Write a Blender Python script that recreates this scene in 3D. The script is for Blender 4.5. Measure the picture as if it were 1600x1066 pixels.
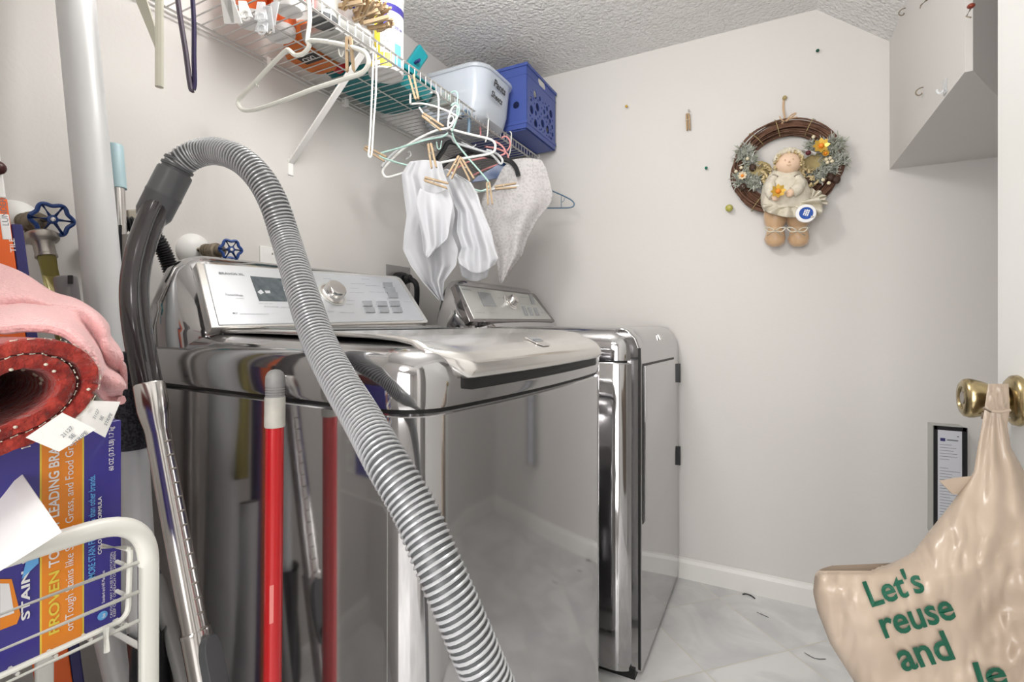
import bpy, bmesh, math, random
from mathutils import Vector, Matrix
for o in list(bpy.data.objects): bpy.data.objects.remove(o)
S = bpy.context.scene; C = S.collection
random.seed(7)
V = Vector; PI = math.pi
# ------------------------------------------------------------------ camera
F = 775.0; HX, HY = 800.0, 505.0
CAM = V((1.238, 0.0, 1.0)); YAW = math.atan(405/F)
AX = V((-math.sin(YAW), math.cos(YAW), 0)); RT = V((math.cos(YAW), math.sin(YAW), 0)); UP = V((0,0,1))
cam = bpy.data.cameras.new('camera'); co = bpy.data.objects.new('camera', cam); C.objects.link(co)
cam.sensor_width = 36; cam.lens = 36*F/1600; cam.shift_y = (HY-533)/1600; cam.clip_start = 0.02
co.location = CAM; co.rotation_euler = (PI/2, 0, YAW); S.camera = co
# ------------------------------------------------------------------ light
S.view_settings.view_transform = 'Standard'; S.view_settings.look = 'None'
S.view_settings.exposure = -0.06; S.view_settings.gamma = 1; S.view_settings.use_curve_mapping = False
w = bpy.data.worlds.new('world'); S.world = w; w.use_nodes = True
w.node_tree.nodes['Background'].inputs[0].default_value = (1, .98, .95, 1)
w.node_tree.nodes['Background'].inputs[1].default_value = 0.6
R90 = PI/2
def lamp(name, loc, size, power, rot=(0,0,0), col=(1,.97,.93), shape='DISK'):
    l = bpy.data.lights.new(name, 'AREA'); l.shape = shape; l.size = size; l.energy = power; l.color = col
    if shape == 'RECTANGLE': l.size_y = size
    o = bpy.data.objects.new(name, l); C.objects.link(o); o.location = loc; o.rotation_euler = rot; return o
pl_ = bpy.data.lights.new('closet_ceiling_lamp', 'POINT'); pl_.energy = 19; pl_.color = (1,.98,.955); pl_.shadow_soft_size = .11
po_ = bpy.data.objects.new('closet_ceiling_lamp', pl_); C.objects.link(po_); po_.location = (.66, .80, 1.90)
lamp('hall_fill_front', (1.10, -1.5, 1.25), 1.5, 58, rot=(R90, 0, 0), col=(1,.985,.97), shape='SQUARE')  # added fill panel behind the camera; the hall has no window
lamp('hall_fill_top', (1.1, -1.2, 2.35), .8, 30, col=(1,.98,.96))  # added overhead fill for the doorway side, without a fixture
# ------------------------------------------------------------------ pixel -> place in the room
def ray(px, py): return AX + RT*((px-HX)/F) - UP*((py-HY)/F)
def P(px, py, d): return CAM + ray(px, py)*d
def PXp(px, py, x): r = ray(px, py); return CAM + r*((x-CAM.x)/r.x)
def PYp(px, py, y): r = ray(px, py); return CAM + r*((y-CAM.y)/r.y)
def PZp(px, py, z): r = ray(px, py); return CAM + r*((z-CAM.z)/r.z)
def hit(px, py, p0, n): r = ray(px, py); return CAM + r*((V(p0)-CAM).dot(V(n))/r.dot(V(n)))
# ------------------------------------------------------------------ materials
def mat(name, col, rough=.5, metal=0, bump=0, bscale=50, noise=0, nscale=5, col2=None, trans=0, alpha=1, spec=.5, coat=0, emit=0, ior=1.45, sheen=0, sss=0, ndetail=3):
    m = bpy.data.materials.new(name); m.use_nodes = True; t = m.node_tree; b = t.nodes['Principled BSDF']; L = t.links.new
    b.inputs['Base Color'].default_value = (*col, 1); b.inputs['Roughness'].default_value = rough; b.inputs['Metallic'].default_value = metal
    b.inputs['Specular IOR Level'].default_value = spec; b.inputs['IOR'].default_value = ior
    b.inputs['Transmission Weight'].default_value = trans; b.inputs['Alpha'].default_value = alpha; b.inputs['Coat Weight'].default_value = coat
    b.inputs['Coat Roughness'].default_value = .04
    if sheen: b.inputs['Sheen Weight'].default_value = sheen
    if sss: b.inputs['Subsurface Weight'].default_value = sss; b.inputs['Subsurface Scale'].default_value = .02
    if emit: b.inputs['Emission Color'].default_value = (*col, 1); b.inputs['Emission Strength'].default_value = emit
    tc = t.nodes.new('ShaderNodeTexCoord')
    if col2:
        n = t.nodes.new('ShaderNodeTexNoise'); n.inputs['Scale'].default_value = nscale; n.inputs['Detail'].default_value = ndetail
        L(tc.outputs['Object'], n.inputs['Vector'])
        r = t.nodes.new('ShaderNodeValToRGB'); r.color_ramp.elements[0].color = (*col, 1); r.color_ramp.elements[1].color = (*col2, 1)
        r.color_ramp.elements[0].position = .5-noise; r.color_ramp.elements[1].position = .5+noise
        L(n.outputs['Fac'], r.inputs[0]); L(r.outputs[0], b.inputs['Base Color'])
    if bump:
        n = t.nodes.new('ShaderNodeTexNoise'); n.inputs['Scale'].default_value = bscale; n.inputs['Detail'].default_value = 3
        L(tc.outputs['Object'], n.inputs['Vector'])
        bp = t.nodes.new('ShaderNodeBump'); bp.inputs['Strength'].default_value = bump; bp.inputs['Distance'].default_value = .004
        L(n.outputs['Fac'], bp.inputs['Height']); L(bp.outputs[0], b.inputs['Normal'])
    return m
M_wall = mat('wall_paint', (.65,.63,.605), .6, bump=.08, bscale=120, col2=(.67,.65,.63), noise=.3, nscale=2)
M_base = mat('baseboard_paint', (.76,.75,.72), .35)
M_door = mat('door_paint', (.80,.80,.78), .35)
M_white = mat('white_plastic', (.82,.82,.80), .35)
M_offwhite = mat('ivory_wire_coating', (.80,.80,.74), .35)
M_wire = mat('shelf_vinyl_coating', (.90,.89,.87), .4)
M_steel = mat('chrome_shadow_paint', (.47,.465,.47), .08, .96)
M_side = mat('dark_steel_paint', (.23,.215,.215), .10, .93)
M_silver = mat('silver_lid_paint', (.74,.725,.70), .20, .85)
M_consf = mat('console_silver', (.66,.68,.71), .28, .75)
M_consg = mat('console_grey_silver', (.56,.57,.55), .34, .6)
M_black = mat('black_plastic', (.012,.012,.014), .3)
M_gap = mat('black_gap', (.006,.006,.006), .5)
M_disp = mat('display_glass', (.06,.075,.085), .15, 0, col2=(.11,.13,.14), noise=.2, nscale=60)
M_chrome = mat('chrome', (.72,.70,.68), .2, 1)
M_btn = mat('button_grey', (.42,.44,.46), .25, .7)
M_ink = mat('grey_ink', (.16,.18,.2), .5)
M_hose = mat('hose_grey', (.075,.078,.082), .4)
M_rib = mat('hose_rib', (.42,.43,.44), .25, .2, coat=.3)
M_hoseblk = mat('drain_hose_black', (.02,.02,.022), .35)
M_handle = mat('wand_handle_charcoal', (.045,.04,.042), .2, .2, coat=.6)
M_grey = mat('grey_plastic', (.10,.105,.11), .35)
M_red = mat('red_metal', (.50,.012,.015), .28, .1, coat=.3)
M_cap = mat('worn_white_plastic', (.55,.53,.47), .5, col2=(.42,.41,.38), noise=.2, nscale=40)
M_capg = mat('worn_grey_plastic', (.32,.32,.31), .45, col2=(.22,.22,.22), noise=.2, nscale=50)
M_pole = mat('pole_silver_white', (.66,.67,.675), .38, .15)
M_lblue = mat('pale_blue_plastic', (.36,.50,.54), .45)
M_brass = mat('antique_brass', (.44,.35,.19), .25, 1)
M_pipe = mat('tarnished_pipe', (.20,.165,.12), .5, .6, bump=.4, bscale=80, col2=(.32,.27,.2), noise=.2, nscale=60)
M_nut = mat('galvanised_nut', (.45,.42,.38), .35, .9, bump=.2, bscale=100)
M_hosey = mat('olive_hose', (.30,.25,.07), .25, .3, coat=.4)
M_vblue = mat('valve_blue', (.015,.06,.25), .35, coat=.3)
M_orange = mat('orange_print', (.78,.13,.02), .45)
M_navy = mat('navy_print', (.03,.028,.14), .4)
M_blueprint = mat('deep_blue_print', (.045,.035,.27), .3, coat=.3)
M_boxor = mat('box_orange', (.86,.27,.02), .35, coat=.2)
M_yel = mat('yellow_print', (.82,.65,.08), .4)
M_cyan = mat('cyan_print', (.15,.45,.85), .4)
M_wprint = mat('white_print', (.85,.84,.84), .45)
M_paper = mat('white_paper', (.80,.79,.76), .7, bump=.05, bscale=200)
M_wood = mat('pin_wood', (.38,.27,.16), .6, col2=(.46,.345,.22), noise=.25, nscale=30)
M_woodd = mat('pin_wood_dark', (.34,.22,.11), .6, col2=(.44,.30,.16), noise=.25, nscale=30)
M_teal = mat('teal_plastic', (.008,.19,.21), .35)
M_teall = mat('teal_plastic_bright', (.01,.28,.33), .3)
M_crate = mat('crate_blue', (.055,.09,.32), .4)
M_mint = mat('mint_plastic', (.45,.66,.60), .35)
M_pink = mat('pink_plastic', (.75,.33,.33), .4)
M_bluegrey = mat('slate_blue_plastic', (.12,.20,.28), .4)
M_navyh = mat('navy_plastic', (.01,.05,.16), .25, coat=.4)
M_purple = mat('purple_plastic', (.010,.002,.05), .25, coat=.3)
M_purpleg = mat('grey_purple_plastic', (.07,.055,.08), .35)
M_blackh = mat('black_hanger_plastic', (.015,.015,.017), .3)
M_clear = mat('cloudy_clear_plastic', (.80,.82,.84), .2, alpha=.55)
M_clearg = mat('cloudy_yellowed_plastic', (.58,.57,.47), .25, alpha=.85)
M_towel = mat('pink_terry', (.82,.44,.44), .9, bump=.8, bscale=260, sheen=.5)
M_rug = mat('red_chenille', (.24,.012,.008), .95, bump=1.0, bscale=170, col2=(.40,.04,.025), noise=.15, nscale=90, sheen=.3)
M_felt = mat('black_felt', (.02,.02,.023), .95, bump=.6, bscale=300, col2=(.06,.06,.07), noise=.1, nscale=300)
M_vine = mat('vine_bark', (.085,.035,.02), .7, bump=.5, bscale=120, col2=(.17,.085,.05), noise=.2, nscale=40)
M_leaf = mat('frosted_green', (.26,.29,.20), .7, col2=(.55,.56,.50), noise=.25, nscale=60)
M_leafd = mat('dark_cone', (.05,.025,.015), .6)
M_cream = mat('cream_lace', (.74,.69,.58), .85, bump=.4, bscale=120, col2=(.62,.57,.46), noise=.2, nscale=50)
M_skin = mat('doll_skin', (.80,.58,.42), .7)
M_satin = mat('tan_satin', (.58,.38,.22), .35, bump=.3, bscale=25, sheen=.3)
M_hair = mat('blond_wool', (.62,.50,.28), .9, bump=.8, bscale=90)
M_gold = mat('gold_petals', (.66,.42,.07), .3, .5)
M_berry = mat('cream_berry', (.75,.66,.47), .4)
M_straw = mat('straw_hat', (.40,.32,.15), .8, bump=.5, bscale=150)
M_bag = mat('bag_film', (.36,.285,.22), .26, bump=.3, bscale=20, alpha=.93, col2=(.41,.33,.26), noise=.2, nscale=14)
M_green = mat('green_ink', (.0,.065,.035), .5)
M_frost = mat('frosted_tub', (.74,.80,.88), .25, alpha=.48)
M_glass = mat('lamp_glass', (1,.96,.88), .4, emit=3)
def sheer(name, col, a):
    m = mat(name, col, .8, sheen=.3, bump=.2, bscale=200); t = m.node_tree; b = t.nodes['Principled BSDF']
    b.inputs['Subsurface Weight'].default_value = .0
    tl = t.nodes.new('ShaderNodeBsdfTranslucent'); tl.inputs[0].default_value = (*col, 1)
    mx = t.nodes.new('ShaderNodeMixShader'); mx.inputs[0].default_value = .35
    tr = t.nodes.new('ShaderNodeBsdfTransparent'); m2 = t.nodes.new('ShaderNodeMixShader'); m2.inputs[0].default_value = a
    t.links.new(b.outputs[0], mx.inputs[1]); t.links.new(tl.outputs[0], mx.inputs[2])
    t.links.new(tr.outputs[0], m2.inputs[1]); t.links.new(mx.outputs[0], m2.inputs[2])
    t.links.new(m2.outputs[0], t.nodes['Material Output'].inputs[0]); return m
M_sheer = sheer('sheer_white_fabric', (.80,.81,.84), .84)
M_lace = sheer('white_lace', (.72,.70,.70), .9)
def lace_holes(m):
    t = m.node_tree; n = t.nodes.new('ShaderNodeTexNoise'); n.inputs['Scale'].default_value = 110; n.inputs['Detail'].default_value = 2
    tc = t.nodes.new('ShaderNodeTexCoord'); t.links.new(tc.outputs['Object'], n.inputs[0])
    r = t.nodes.new('ShaderNodeValToRGB'); r.color_ramp.elements[0].position = .42; r.color_ramp.elements[1].position = .5
    r.color_ramp.elements[0].color = (.74,.74,.74,1)
    t.links.new(n.outputs['Fac'], r.inputs[0])
    for nn in t.nodes:
        if nn.type == 'MIX_SHADER' and abs(nn.inputs[0].default_value-.9) < .01: t.links.new(r.outputs[0], nn.inputs[0])
lace_holes(M_lace)
# popcorn ceiling
def ceiling_mat():
    m = mat('popcorn_ceiling', (.86,.85,.83), .9); t = m.node_tree; b = t.nodes['Principled BSDF']
    tc = t.nodes.new('ShaderNodeTexCoord'); n = t.nodes.new('ShaderNodeTexNoise'); n.inputs['Scale'].default_value = 85; n.inputs['Detail'].default_value = 4; n.inputs['Roughness'].default_value = .65
    v = t.nodes.new('ShaderNodeTexVoronoi'); v.inputs['Scale'].default_value = 75
    a = t.nodes.new('ShaderNodeMath'); a.operation = 'MULTIPLY_ADD'; a.inputs[1].default_value = -.6
    bp = t.nodes.new('ShaderNodeBump'); bp.inputs['Strength'].default_value = 1; bp.inputs['Distance'].default_value = .012
    L = t.links.new; L(tc.outputs['Object'], n.inputs[0]); L(tc.outputs['Object'], v.inputs[0]); L(v.outputs['Distance'], a.inputs[0]); L(n.outputs['Fac'], a.inputs[2]); L(a.outputs[0], bp.inputs['Height']); L(bp.outputs[0], b.inputs['Normal'])
    return m
M_ceil = ceiling_mat()
# diagonal marble tile, 12 inch
def floor_mat():
    m = mat('marble_tile', (.5,.5,.5), .22); t = m.node_tree; b = t.nodes['Principled BSDF']; L = t.links.new; N = t.nodes.new
    tc = N('ShaderNodeTexCoord'); sx = N('ShaderNodeSeparateXYZ'); L(tc.outputs['Object'], sx.inputs[0])
    def mth(op, a, b_=None):
        n = N('ShaderNodeMath'); n.operation = op
        for i, q in enumerate((a, b_)):
            if q is None: continue
            if isinstance(q, (int, float)): n.inputs[i].default_value = q
            else: L(q, n.inputs[i])
        return n.outputs[0]
    fr = []; ids = []
    for op, off in (('ADD', 2.133), ('SUBTRACT', .318)):
        s_ = mth(op, sx.outputs['Y'], sx.outputs['X']); q = mth('DIVIDE', mth('SUBTRACT', mth('MULTIPLY', s_, .70711), off), .3035)
        f_ = mth('FRACT', q); ids.append(mth('FLOOR', q)); fr.append(mth('MINIMUM', f_, mth('SUBTRACT', 1.0, f_)))
    g = mth('LESS_THAN', mth('MINIMUM', fr[0], fr[1]), .0065)
    n1 = N('ShaderNodeTexNoise'); n1.inputs['Scale'].default_value = 4; n1.inputs['Detail'].default_value = 6; n1.inputs['Distortion'].default_value = 1.5
    cx = N('ShaderNodeCombineXYZ'); L(mth('MULTIPLY', ids[0], 3.7), cx.inputs[0]); L(mth('MULTIPLY', ids[1], 2.3), cx.inputs[1])
    va = N('ShaderNodeVectorMath'); L(tc.outputs['Object'], va.inputs[0]); L(cx.outputs[0], va.inputs[1]); L(va.outputs[0], n1.inputs[0])
    r = N('ShaderNodeValToRGB'); e = r.color_ramp.elements; e[0].position = .32; e[0].color = (.60,.605,.615,1); e[1].position = .62; e[1].color = (.76,.76,.75,1)
    x = e.new(.5); x.color = (.68,.68,.68,1)
    L(n1.outputs['Fac'], r.inputs[0]); mx = N('ShaderNodeMix'); mx.data_type = 'RGBA'; L(g, mx.inputs[0]); L(r.outputs[0], mx.inputs[6]); mx.inputs[7].default_value = (.62,.60,.53,1)
    L(mx.outputs[2], b.inputs['Base Color']); mr = N('ShaderNodeMix'); mr.data_type = 'FLOAT'; L(g, mr.inputs[0]); mr.inputs[2].default_value = .16; mr.inputs[3].default_value = .7; L(mr.outputs[0], b.inputs['Roughness'])
    return m
M_floor = floor_mat()
# ------------------------------------------------------------------ mesh helpers
def frame(d, up=UP):
    d = d.normalized(); a = d.cross(up)
    if a.length < 1e-4: a = d.cross(V((1,0,0)))
    a.normalize(); return a, a.cross(d).normalized()
class MB:
    def __init__(s): s.v = []; s.f = []
    def add(s, vs, fs):
        n = len(s.v); s.v += [V(p) for p in vs]; s.f += [tuple(i+n for i in q) for q in fs]; return s
    def box(s, lo, hi, fn=None):
        x0,y0,z0 = lo; x1,y1,z1 = hi
        vs = [V(p) for p in ((x0,y0,z0),(x1,y0,z0),(x1,y1,z0),(x0,y1,z0),(x0,y0,z1),(x1,y0,z1),(x1,y1,z1),(x0,y1,z1))]
        if fn: vs = [fn(p) for p in vs]
        return s.add(vs, [(0,3,2,1),(4,5,6,7),(0,1,5,4),(1,2,6,5),(2,3,7,6),(3,0,4,7)])
    def obox(s, c, ax, ay, az):   # half-axis vectors
        c = V(c); vs = [c+ax*i+ay*j+az*k for k in (-1,1) for i,j in ((-1,-1),(1,-1),(1,1),(-1,1))]
        return s.add(vs, [(0,3,2,1),(4,5,6,7),(0,1,5,4),(1,2,6,5),(2,3,7,6),(3,0,4,7)])
    def loft(s, rings, cap0=True, cap1=True, closed=True):
        n = len(rings[0]); vs = [p for r in rings for p in r]; fs = []
        for i in range(len(rings)-1):
            for j in range(n if closed else n-1):
                k = (j+1) % n; fs.append((i*n+j, i*n+k, (i+1)*n+k, (i+1)*n+j))
        if cap0: fs.append(tuple(reversed(range(n))))
        if cap1: fs.append(tuple(range((len(rings)-1)*n, len(rings)*n)))
        return s.add(vs, fs)
    def tube(s, pts, r, seg=10, closed=False, caps=True, flat=None):
        pts = [V(p) for p in pts]; n = len(pts); rings = []; pu = None
        for i, p in enumerate(pts):
            a = pts[(i-1) % n] if (i or closed) else p; b = pts[(i+1) % n] if (i < n-1 or closed) else p
            d = (b-a); d = d.normalized() if d.length > 1e-9 else V((0,0,1))
            if pu is None: x, y = frame(d)
            else:
                x = pu - d*pu.dot(d); x = x.normalized() if x.length > 1e-6 else frame(d)[0]; y = d.cross(x)
            pu = x; rr = r[i] if isinstance(r, (list, tuple)) else r
            fl = flat or 1
            rings.append([p + x*math.cos(2*PI*k/seg)*rr + y*math.sin(2*PI*k/seg)*rr*fl for k in range(seg)])
        if closed: rings.append(rings[0]); 
        return s.loft(rings, caps and not closed, caps and not closed)
    def lathe(s, prof, o, ax, seg=24, caps=True):
        o = V(o); ax = V(ax).normalized(); x, y = frame(ax)
        return s.loft([[o + ax*h + (x*math.cos(2*PI*k/seg)+y*math.sin(2*PI*k/seg))*max(r,1e-5) for k in range(seg)] for r, h in prof], caps, caps)
    def ball(s, c, r, seg=14, rings=8, rot=None):
        if not isinstance(r, (tuple, list)): r = (r, r, r)
        c = V(c); out = []
        for i in range(rings+1):
            t = PI*i/rings; z = -math.cos(t); q = max(math.sin(t), 1e-3)
            ring = []
            for k in range(seg):
                v = V((r[0]*q*math.cos(2*PI*k/seg), r[1]*q*math.sin(2*PI*k/seg), r[2]*z))
                if rot is not None: v = rot @ v
                ring.append(c+v)
            out.append(ring)
        return s.loft(out)
    def prism(s, poly, off):
        off = V(off); poly = [V(p) for p in poly]; return s.loft([poly, [p+off for p in poly]])
    def grid(s, fn, nu, nv):
        vs = [V(fn(i/nu, j/nv)) for j in range(nv+1) for i in range(nu+1)]
        return s.add(vs, [(j*(nu+1)+i, j*(nu+1)+i+1, (j+1)*(nu+1)+i+1, (j+1)*(nu+1)+i) for j in range(nv) for i in range(nu)])
    def build(s, name, m, parent=None, smooth=True, bevel=0, solid=0, sub=0, label=None, ang=40):
        me = bpy.data.meshes.new(name); o0 = wloc(parent) if parent else V((0,0,0))
        me.from_pydata([tuple(p-o0) for p in s.v], [], s.f); me.validate()
        bm = bmesh.new(); bm.from_mesh(me); bmesh.ops.recalc_face_normals(bm, faces=bm.faces); bm.to_mesh(me); bm.free()
        me.materials.append(m); o = bpy.data.objects.new(name, me); C.objects.link(o)
        if parent: o.parent = parent
        if smooth:
            me.polygons.foreach_set('use_smooth', [True]*len(me.polygons)); me.set_sharp_from_angle(angle=math.radians(ang))
        if bevel:
            b = o.modifiers.new('bevel', 'BEVEL'); b.width = bevel; b.segments = 3; b.limit_method = 'ANGLE'; b.angle_limit = .6
        if solid:
            b = o.modifiers.new('solid', 'SOLIDIFY'); b.thickness = solid; b.offset = 0
        if sub:
            b = o.modifiers.new('sub', 'SUBSURF'); b.levels = sub; b.render_levels = sub
        if label: o['label'] = label
        return o
def wloc(o):
    r = V((0,0,0))
    while o: r += o.location; o = o.parent
    return r
def thing(name, label, cat, loc, group=None):
    o = bpy.data.objects.new(name, None); C.objects.link(o); o.location = V(loc); o.empty_display_size = .05
    return tag(o, label, cat, group)
def tag(o, label, cat, group=None, kind=None):
    o['label'] = label; o['category'] = cat
    if group: o['group'] = group
    if kind: o['kind'] = kind
    return o
def struct(o): o['kind'] = 'structure'; return o
def cr(pts, n=8, closed=False):     # Catmull-Rom
    pts = [V(p) for p in pts]; N_ = len(pts); out = []
    for i in range(N_ if closed else N_-1):
        g = (lambda k: pts[k % N_]) if closed else (lambda k: pts[max(0, min(N_-1, k))])
        a, b, c, d = g(i-1), g(i), g(i+1), g(i+2)
        for j in range(n):
            t = j/n; out.append(.5*((2*b)+(c-a)*t+(2*a-5*b+4*c-d)*t*t+(3*b-3*c+d-a)*t**3))
    if not closed: out.append(pts[-1])
    return out
def fillet(pts, r, n=5, closed=False):
    pts = [V(p) for p in pts]; out = []; N_ = len(pts)
    for i, p in enumerate(pts):
        if not closed and i in (0, N_-1): out.append(p); continue
        a = pts[(i-1) % N_]; b = pts[(i+1) % N_]; rr = r[i] if isinstance(r, (list, tuple)) else r
        q = min(rr, (a-p).length*.45, (b-p).length*.45); s0 = p+(a-p).normalized()*q; s1 = p+(b-p).normalized()*q
        for k in range(n+1):
            t = k/n; out.append(s0*(1-t)**2 + p*2*t*(1-t) + s1*t*t)
    return out
def text_raw(s_, bold=0):
    cu = bpy.data.curves.new('t', 'FONT'); cu.body = s_; cu.size = 1; cu.resolution_u = 3; cu.offset = bold
    o = bpy.data.objects.new('t', cu); C.objects.link(o); dg = bpy.context.evaluated_depsgraph_get(); dg.update()
    me = bpy.data.meshes.new_from_object(o.evaluated_get(dg)); vs = [v.co.copy() for v in me.vertices]; fs = [tuple(p.vertices) for p in me.polygons]
    bpy.data.objects.remove(o); bpy.data.meshes.remove(me)
    if not vs: return [], [], 1, 1
    x0 = min(v.x for v in vs); x1 = max(v.x for v in vs); y0 = min(v.y for v in vs); y1 = max(v.y for v in vs)
    return [V(((v.x-x0), (v.y-y0), 0)) for v in vs], fs, x1-x0, y1-y0
def text(s_, o, xv, yv, mb, bold=0, lift=V((0,0,0))):   # fitted into the parallelogram o, o+xv, o+yv
    vs, fs, wd, ht = text_raw(s_, bold); o = V(o)+lift
    mb.add([o + xv*(v.x/wd) + yv*(v.y/ht) for v in vs], fs)
# ------------------------------------------------------------------ room
D = 2.044; XR = 1.587; ZC = 2.105; ZS = 1.511
def sbox(name, lo, hi, m, bevel=0): return struct(MB().box(lo, hi).build(name, m, smooth=False, bevel=bevel))
sbox('floor', (-.1,-2.6,-.06), (3.0,D+.1,0), M_floor)
sbox('wall_left', (-.1,-.35,0), (0,D+.1,2.5), M_wall)
sbox('wall_far', (0,D,0), (2.6,D+.1,2.5), M_wall)
sbox('wall_right', (2.2,-.16,0), (2.3,D,2.5), M_wall)
sbox('wall_near', (0,-.35,0), (.80,-.25,2.5), M_wall)
sbox('wall_doorside', (1.66,-.35,0), (2.2,-.16,2.5), M_wall)
sbox('wall_header', (.80,-.35,2.06), (1.66,-.25,2.5), M_wall)
struct(MB().prism([(0,-.35,ZC),(0,D,ZC),(1.378,D,ZC),(1.378,-.35,ZC)], (0,0,.04)).build('ceiling', M_ceil, smooth=False))
zr = 1.937; zq = ZC-(ZC-zr)*(2.2-1.378)/(XR-1.378)
struct(MB().prism([(1.378,-.35,ZC),(1.378,D,ZC),(XR,D,zr),(2.2,D,zr-.02),(2.2,-.35,zr-.02),(XR,-.35,zr)], (0,0,.04)).build('ceiling_slope', M_ceil, smooth=False))
# stair mass hanging from above on the right (its flat underside shows grey)
struct(MB().prism([(XR,D,ZS),(XR,1.322,ZS),(1.60,1.322,ZS),(1.97,D,ZS)], (0,0,.58)).build('wall_stair_mass', M_wall, smooth=False))
def baseboard(name, a, b, n):   # profile run from a to b, n points into the room
    a = V(a); b = V(b); n = V(n); pr = [(0,0),(.014,0),(.014,.062),(.010,.074),(.004,.080),(0,.080)]
    return struct(MB().loft([[p + n*q[0] + UP*q[1] for q in pr] for p in (a, b)]).build(name, M_base, smooth=False))
baseboard('baseboard_far', (0,D,0), (2.2,D,0), (0,-1,0))
baseboard('baseboard_left', (0,-.25,0), (0,D,0), (1,0,0))
baseboard('baseboard_right', (2.2,-.16,0), (2.2,D,0), (-1,0,0))
# hallway the doorway opens on
sbox('wall_hall_back', (-.1,-2.7,0), (3.0,-2.6,2.5), M_wall)
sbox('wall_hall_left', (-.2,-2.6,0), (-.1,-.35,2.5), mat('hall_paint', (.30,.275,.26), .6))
sbox('wall_hall_right', (3.0,-2.6,0), (3.1,-.16,2.5), M_wall)
sbox('ceiling_hall', (-.1,-2.6,2.42), (3.0,-.35,2.5), M_wall)
# open door on the right, seen almost edge-on, with its knob
dx = 1.53
door = MB().box((dx,.16,.012), (dx+.036,.968,2.03)).build('door_1', M_door, smooth=False, bevel=.002); struct(door)
dk = V((dx,.895,.897))
kr = MB().lathe([(0,0),(.033,0),(.034,.002),(.033,.007),(.028,.011),(.021,.013),(.014,.014),(.0,.014)], dk, (-1,0,0), 40).build('rosette', M_brass, door)
MB().lathe([(0,0),(.0032,0),(.0026,.0012),(0,.0012)], dk+V((-.0115,-.008,-.02)), (-1,0,0), 14).build('screw', M_chrome, kr)
kn = MB().lathe([(.012,.010),(.011,.018),(.0135,.022),(.0175,.025),(.0205,.030),(.0235,.038),(.0262,.047),(.0268,.052),(.0255,.0565),(.0215,.0595),(.0160,.0595),(.0145,.0575),(.0,.0570)], dk, (-1,0,0), 40).build('door_knob', M_brass, door)
MB().lathe([(0,0),(.0085,0),(.0085,.0022),(0,.0022)], dk+V((-.0565,0,0)), (-1,0,0), 20).build('keyhole_plug', M_nut, kn)
# ceiling light of the closet (above the frame)
cl = thing('ceiling_light', 'round frosted ceiling light above the washer', 'light', (.62,.82,ZC))
MB().lathe([(0,0),(.12,0),(.12,.02),(.10,.02),(0,.02)], (.62,.82,ZC), (0,0,-1), 32).build('base_ring', M_chrome, cl)
MB().lathe([(.105,.02),(.10,.035),(.08,.05),(.05,.058),(0,.06)], (.62,.82,ZC), (0,0,-1), 32).build('glass_shade', M_glass, cl)
# ------------------------------------------------------------------ washer
class Fr:      # local (u along the width, v depth from the back, z)
    def __init__(s, o, deg): a = math.radians(deg); s.o = V(o); s.U = V((math.sin(a), math.cos(a), 0)); s.W = V((math.cos(a), -math.sin(a), 0))
    def __call__(s, u, v, z): return s.o + s.U*u + s.W*v + UP*z
def plan(W, Dp, r, bow, ins=0, n=8, nb=14, rb=.02):
    pts = []; W0, W1 = ins, W-ins; d1 = Dp-ins; r = max(r-ins*.4, .008)
    for k in range(4): t = PI + PI/2*(-k/3); pts.append((W0+rb+rb*math.cos(t), ins*.3+rb-rb*math.sin(t)))   # back left
    pts = [(W0, ins*.3+rb), (W0+rb*.3, ins*.3+rb*.3), (W0+rb, ins*.3), (W1-rb, ins*.3), (W1-rb*.3, ins*.3+rb*.3), (W1, ins*.3+rb)]
    for k in range(n+1): t = PI/2*k/n; pts.append((W1-r+r*math.cos(t), d1-r+r*math.sin(t)))
    for k in range(1, nb): q = 1-k/nb; pts.append((W0+r+(W1-W0-2*r)*q, d1))
    for k in range(n+1): t = PI/2*(1-k/n); pts.append((W0+r-r*math.cos(t), d1-r+r*math.sin(t)))
    return [(u, v + bow*(1-((u-W/2)/(W/2))**2)*max(0, min(1, (v-Dp*.6)/(Dp*.4)))) for u, v in pts]
def ring(fr, pl, z, Dp=1, dz=0): return [fr(u, v, z - dz*v/Dp) for u, v in pl]
WW, WD = .672, .705
wf = Fr((.141,.528,0), 3.0)
wt = thing('washing_machine', 'dark grey metallic top-load washing machine, the nearer of the two, grey hose across its front', 'washing machine', wf(WW/2, WD/2, 0))
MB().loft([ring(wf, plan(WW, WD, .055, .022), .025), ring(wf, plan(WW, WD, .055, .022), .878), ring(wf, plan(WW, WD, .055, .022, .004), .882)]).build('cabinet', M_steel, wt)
MB().loft([ring(wf, plan(WW, WD, .052, .022, .006), .88), ring(wf, plan(WW, WD, .052, .022, .006), .892)]).build('seam_gasket', M_gap, wt)
for u, v in ((.05,.05),(.05,.62),(.62,.05),(.62,.62)):
    MB().lathe([(.022,0),(.022,.012),(.01,.013),(.01,.03)], wf(u, v, 0), UP, 14).build('foot', M_black, wt)
sh = [(0,.888),(-.001,.893),(-.001,.925),(.002,.940),(.008,.951),(.018,.960),(.032,.966),(.05,.969)]
def rise(pl, z, t): return [wf(u, v, z + t*.016*(1-v/WD)) for u, v in pl]
MB().loft([rise(plan(WW, WD, .058, .022, i), z, min(1, max(0, (z-.89)/.07))) for i, z in sh]).build('top_shell', M_steel, wt)
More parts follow.
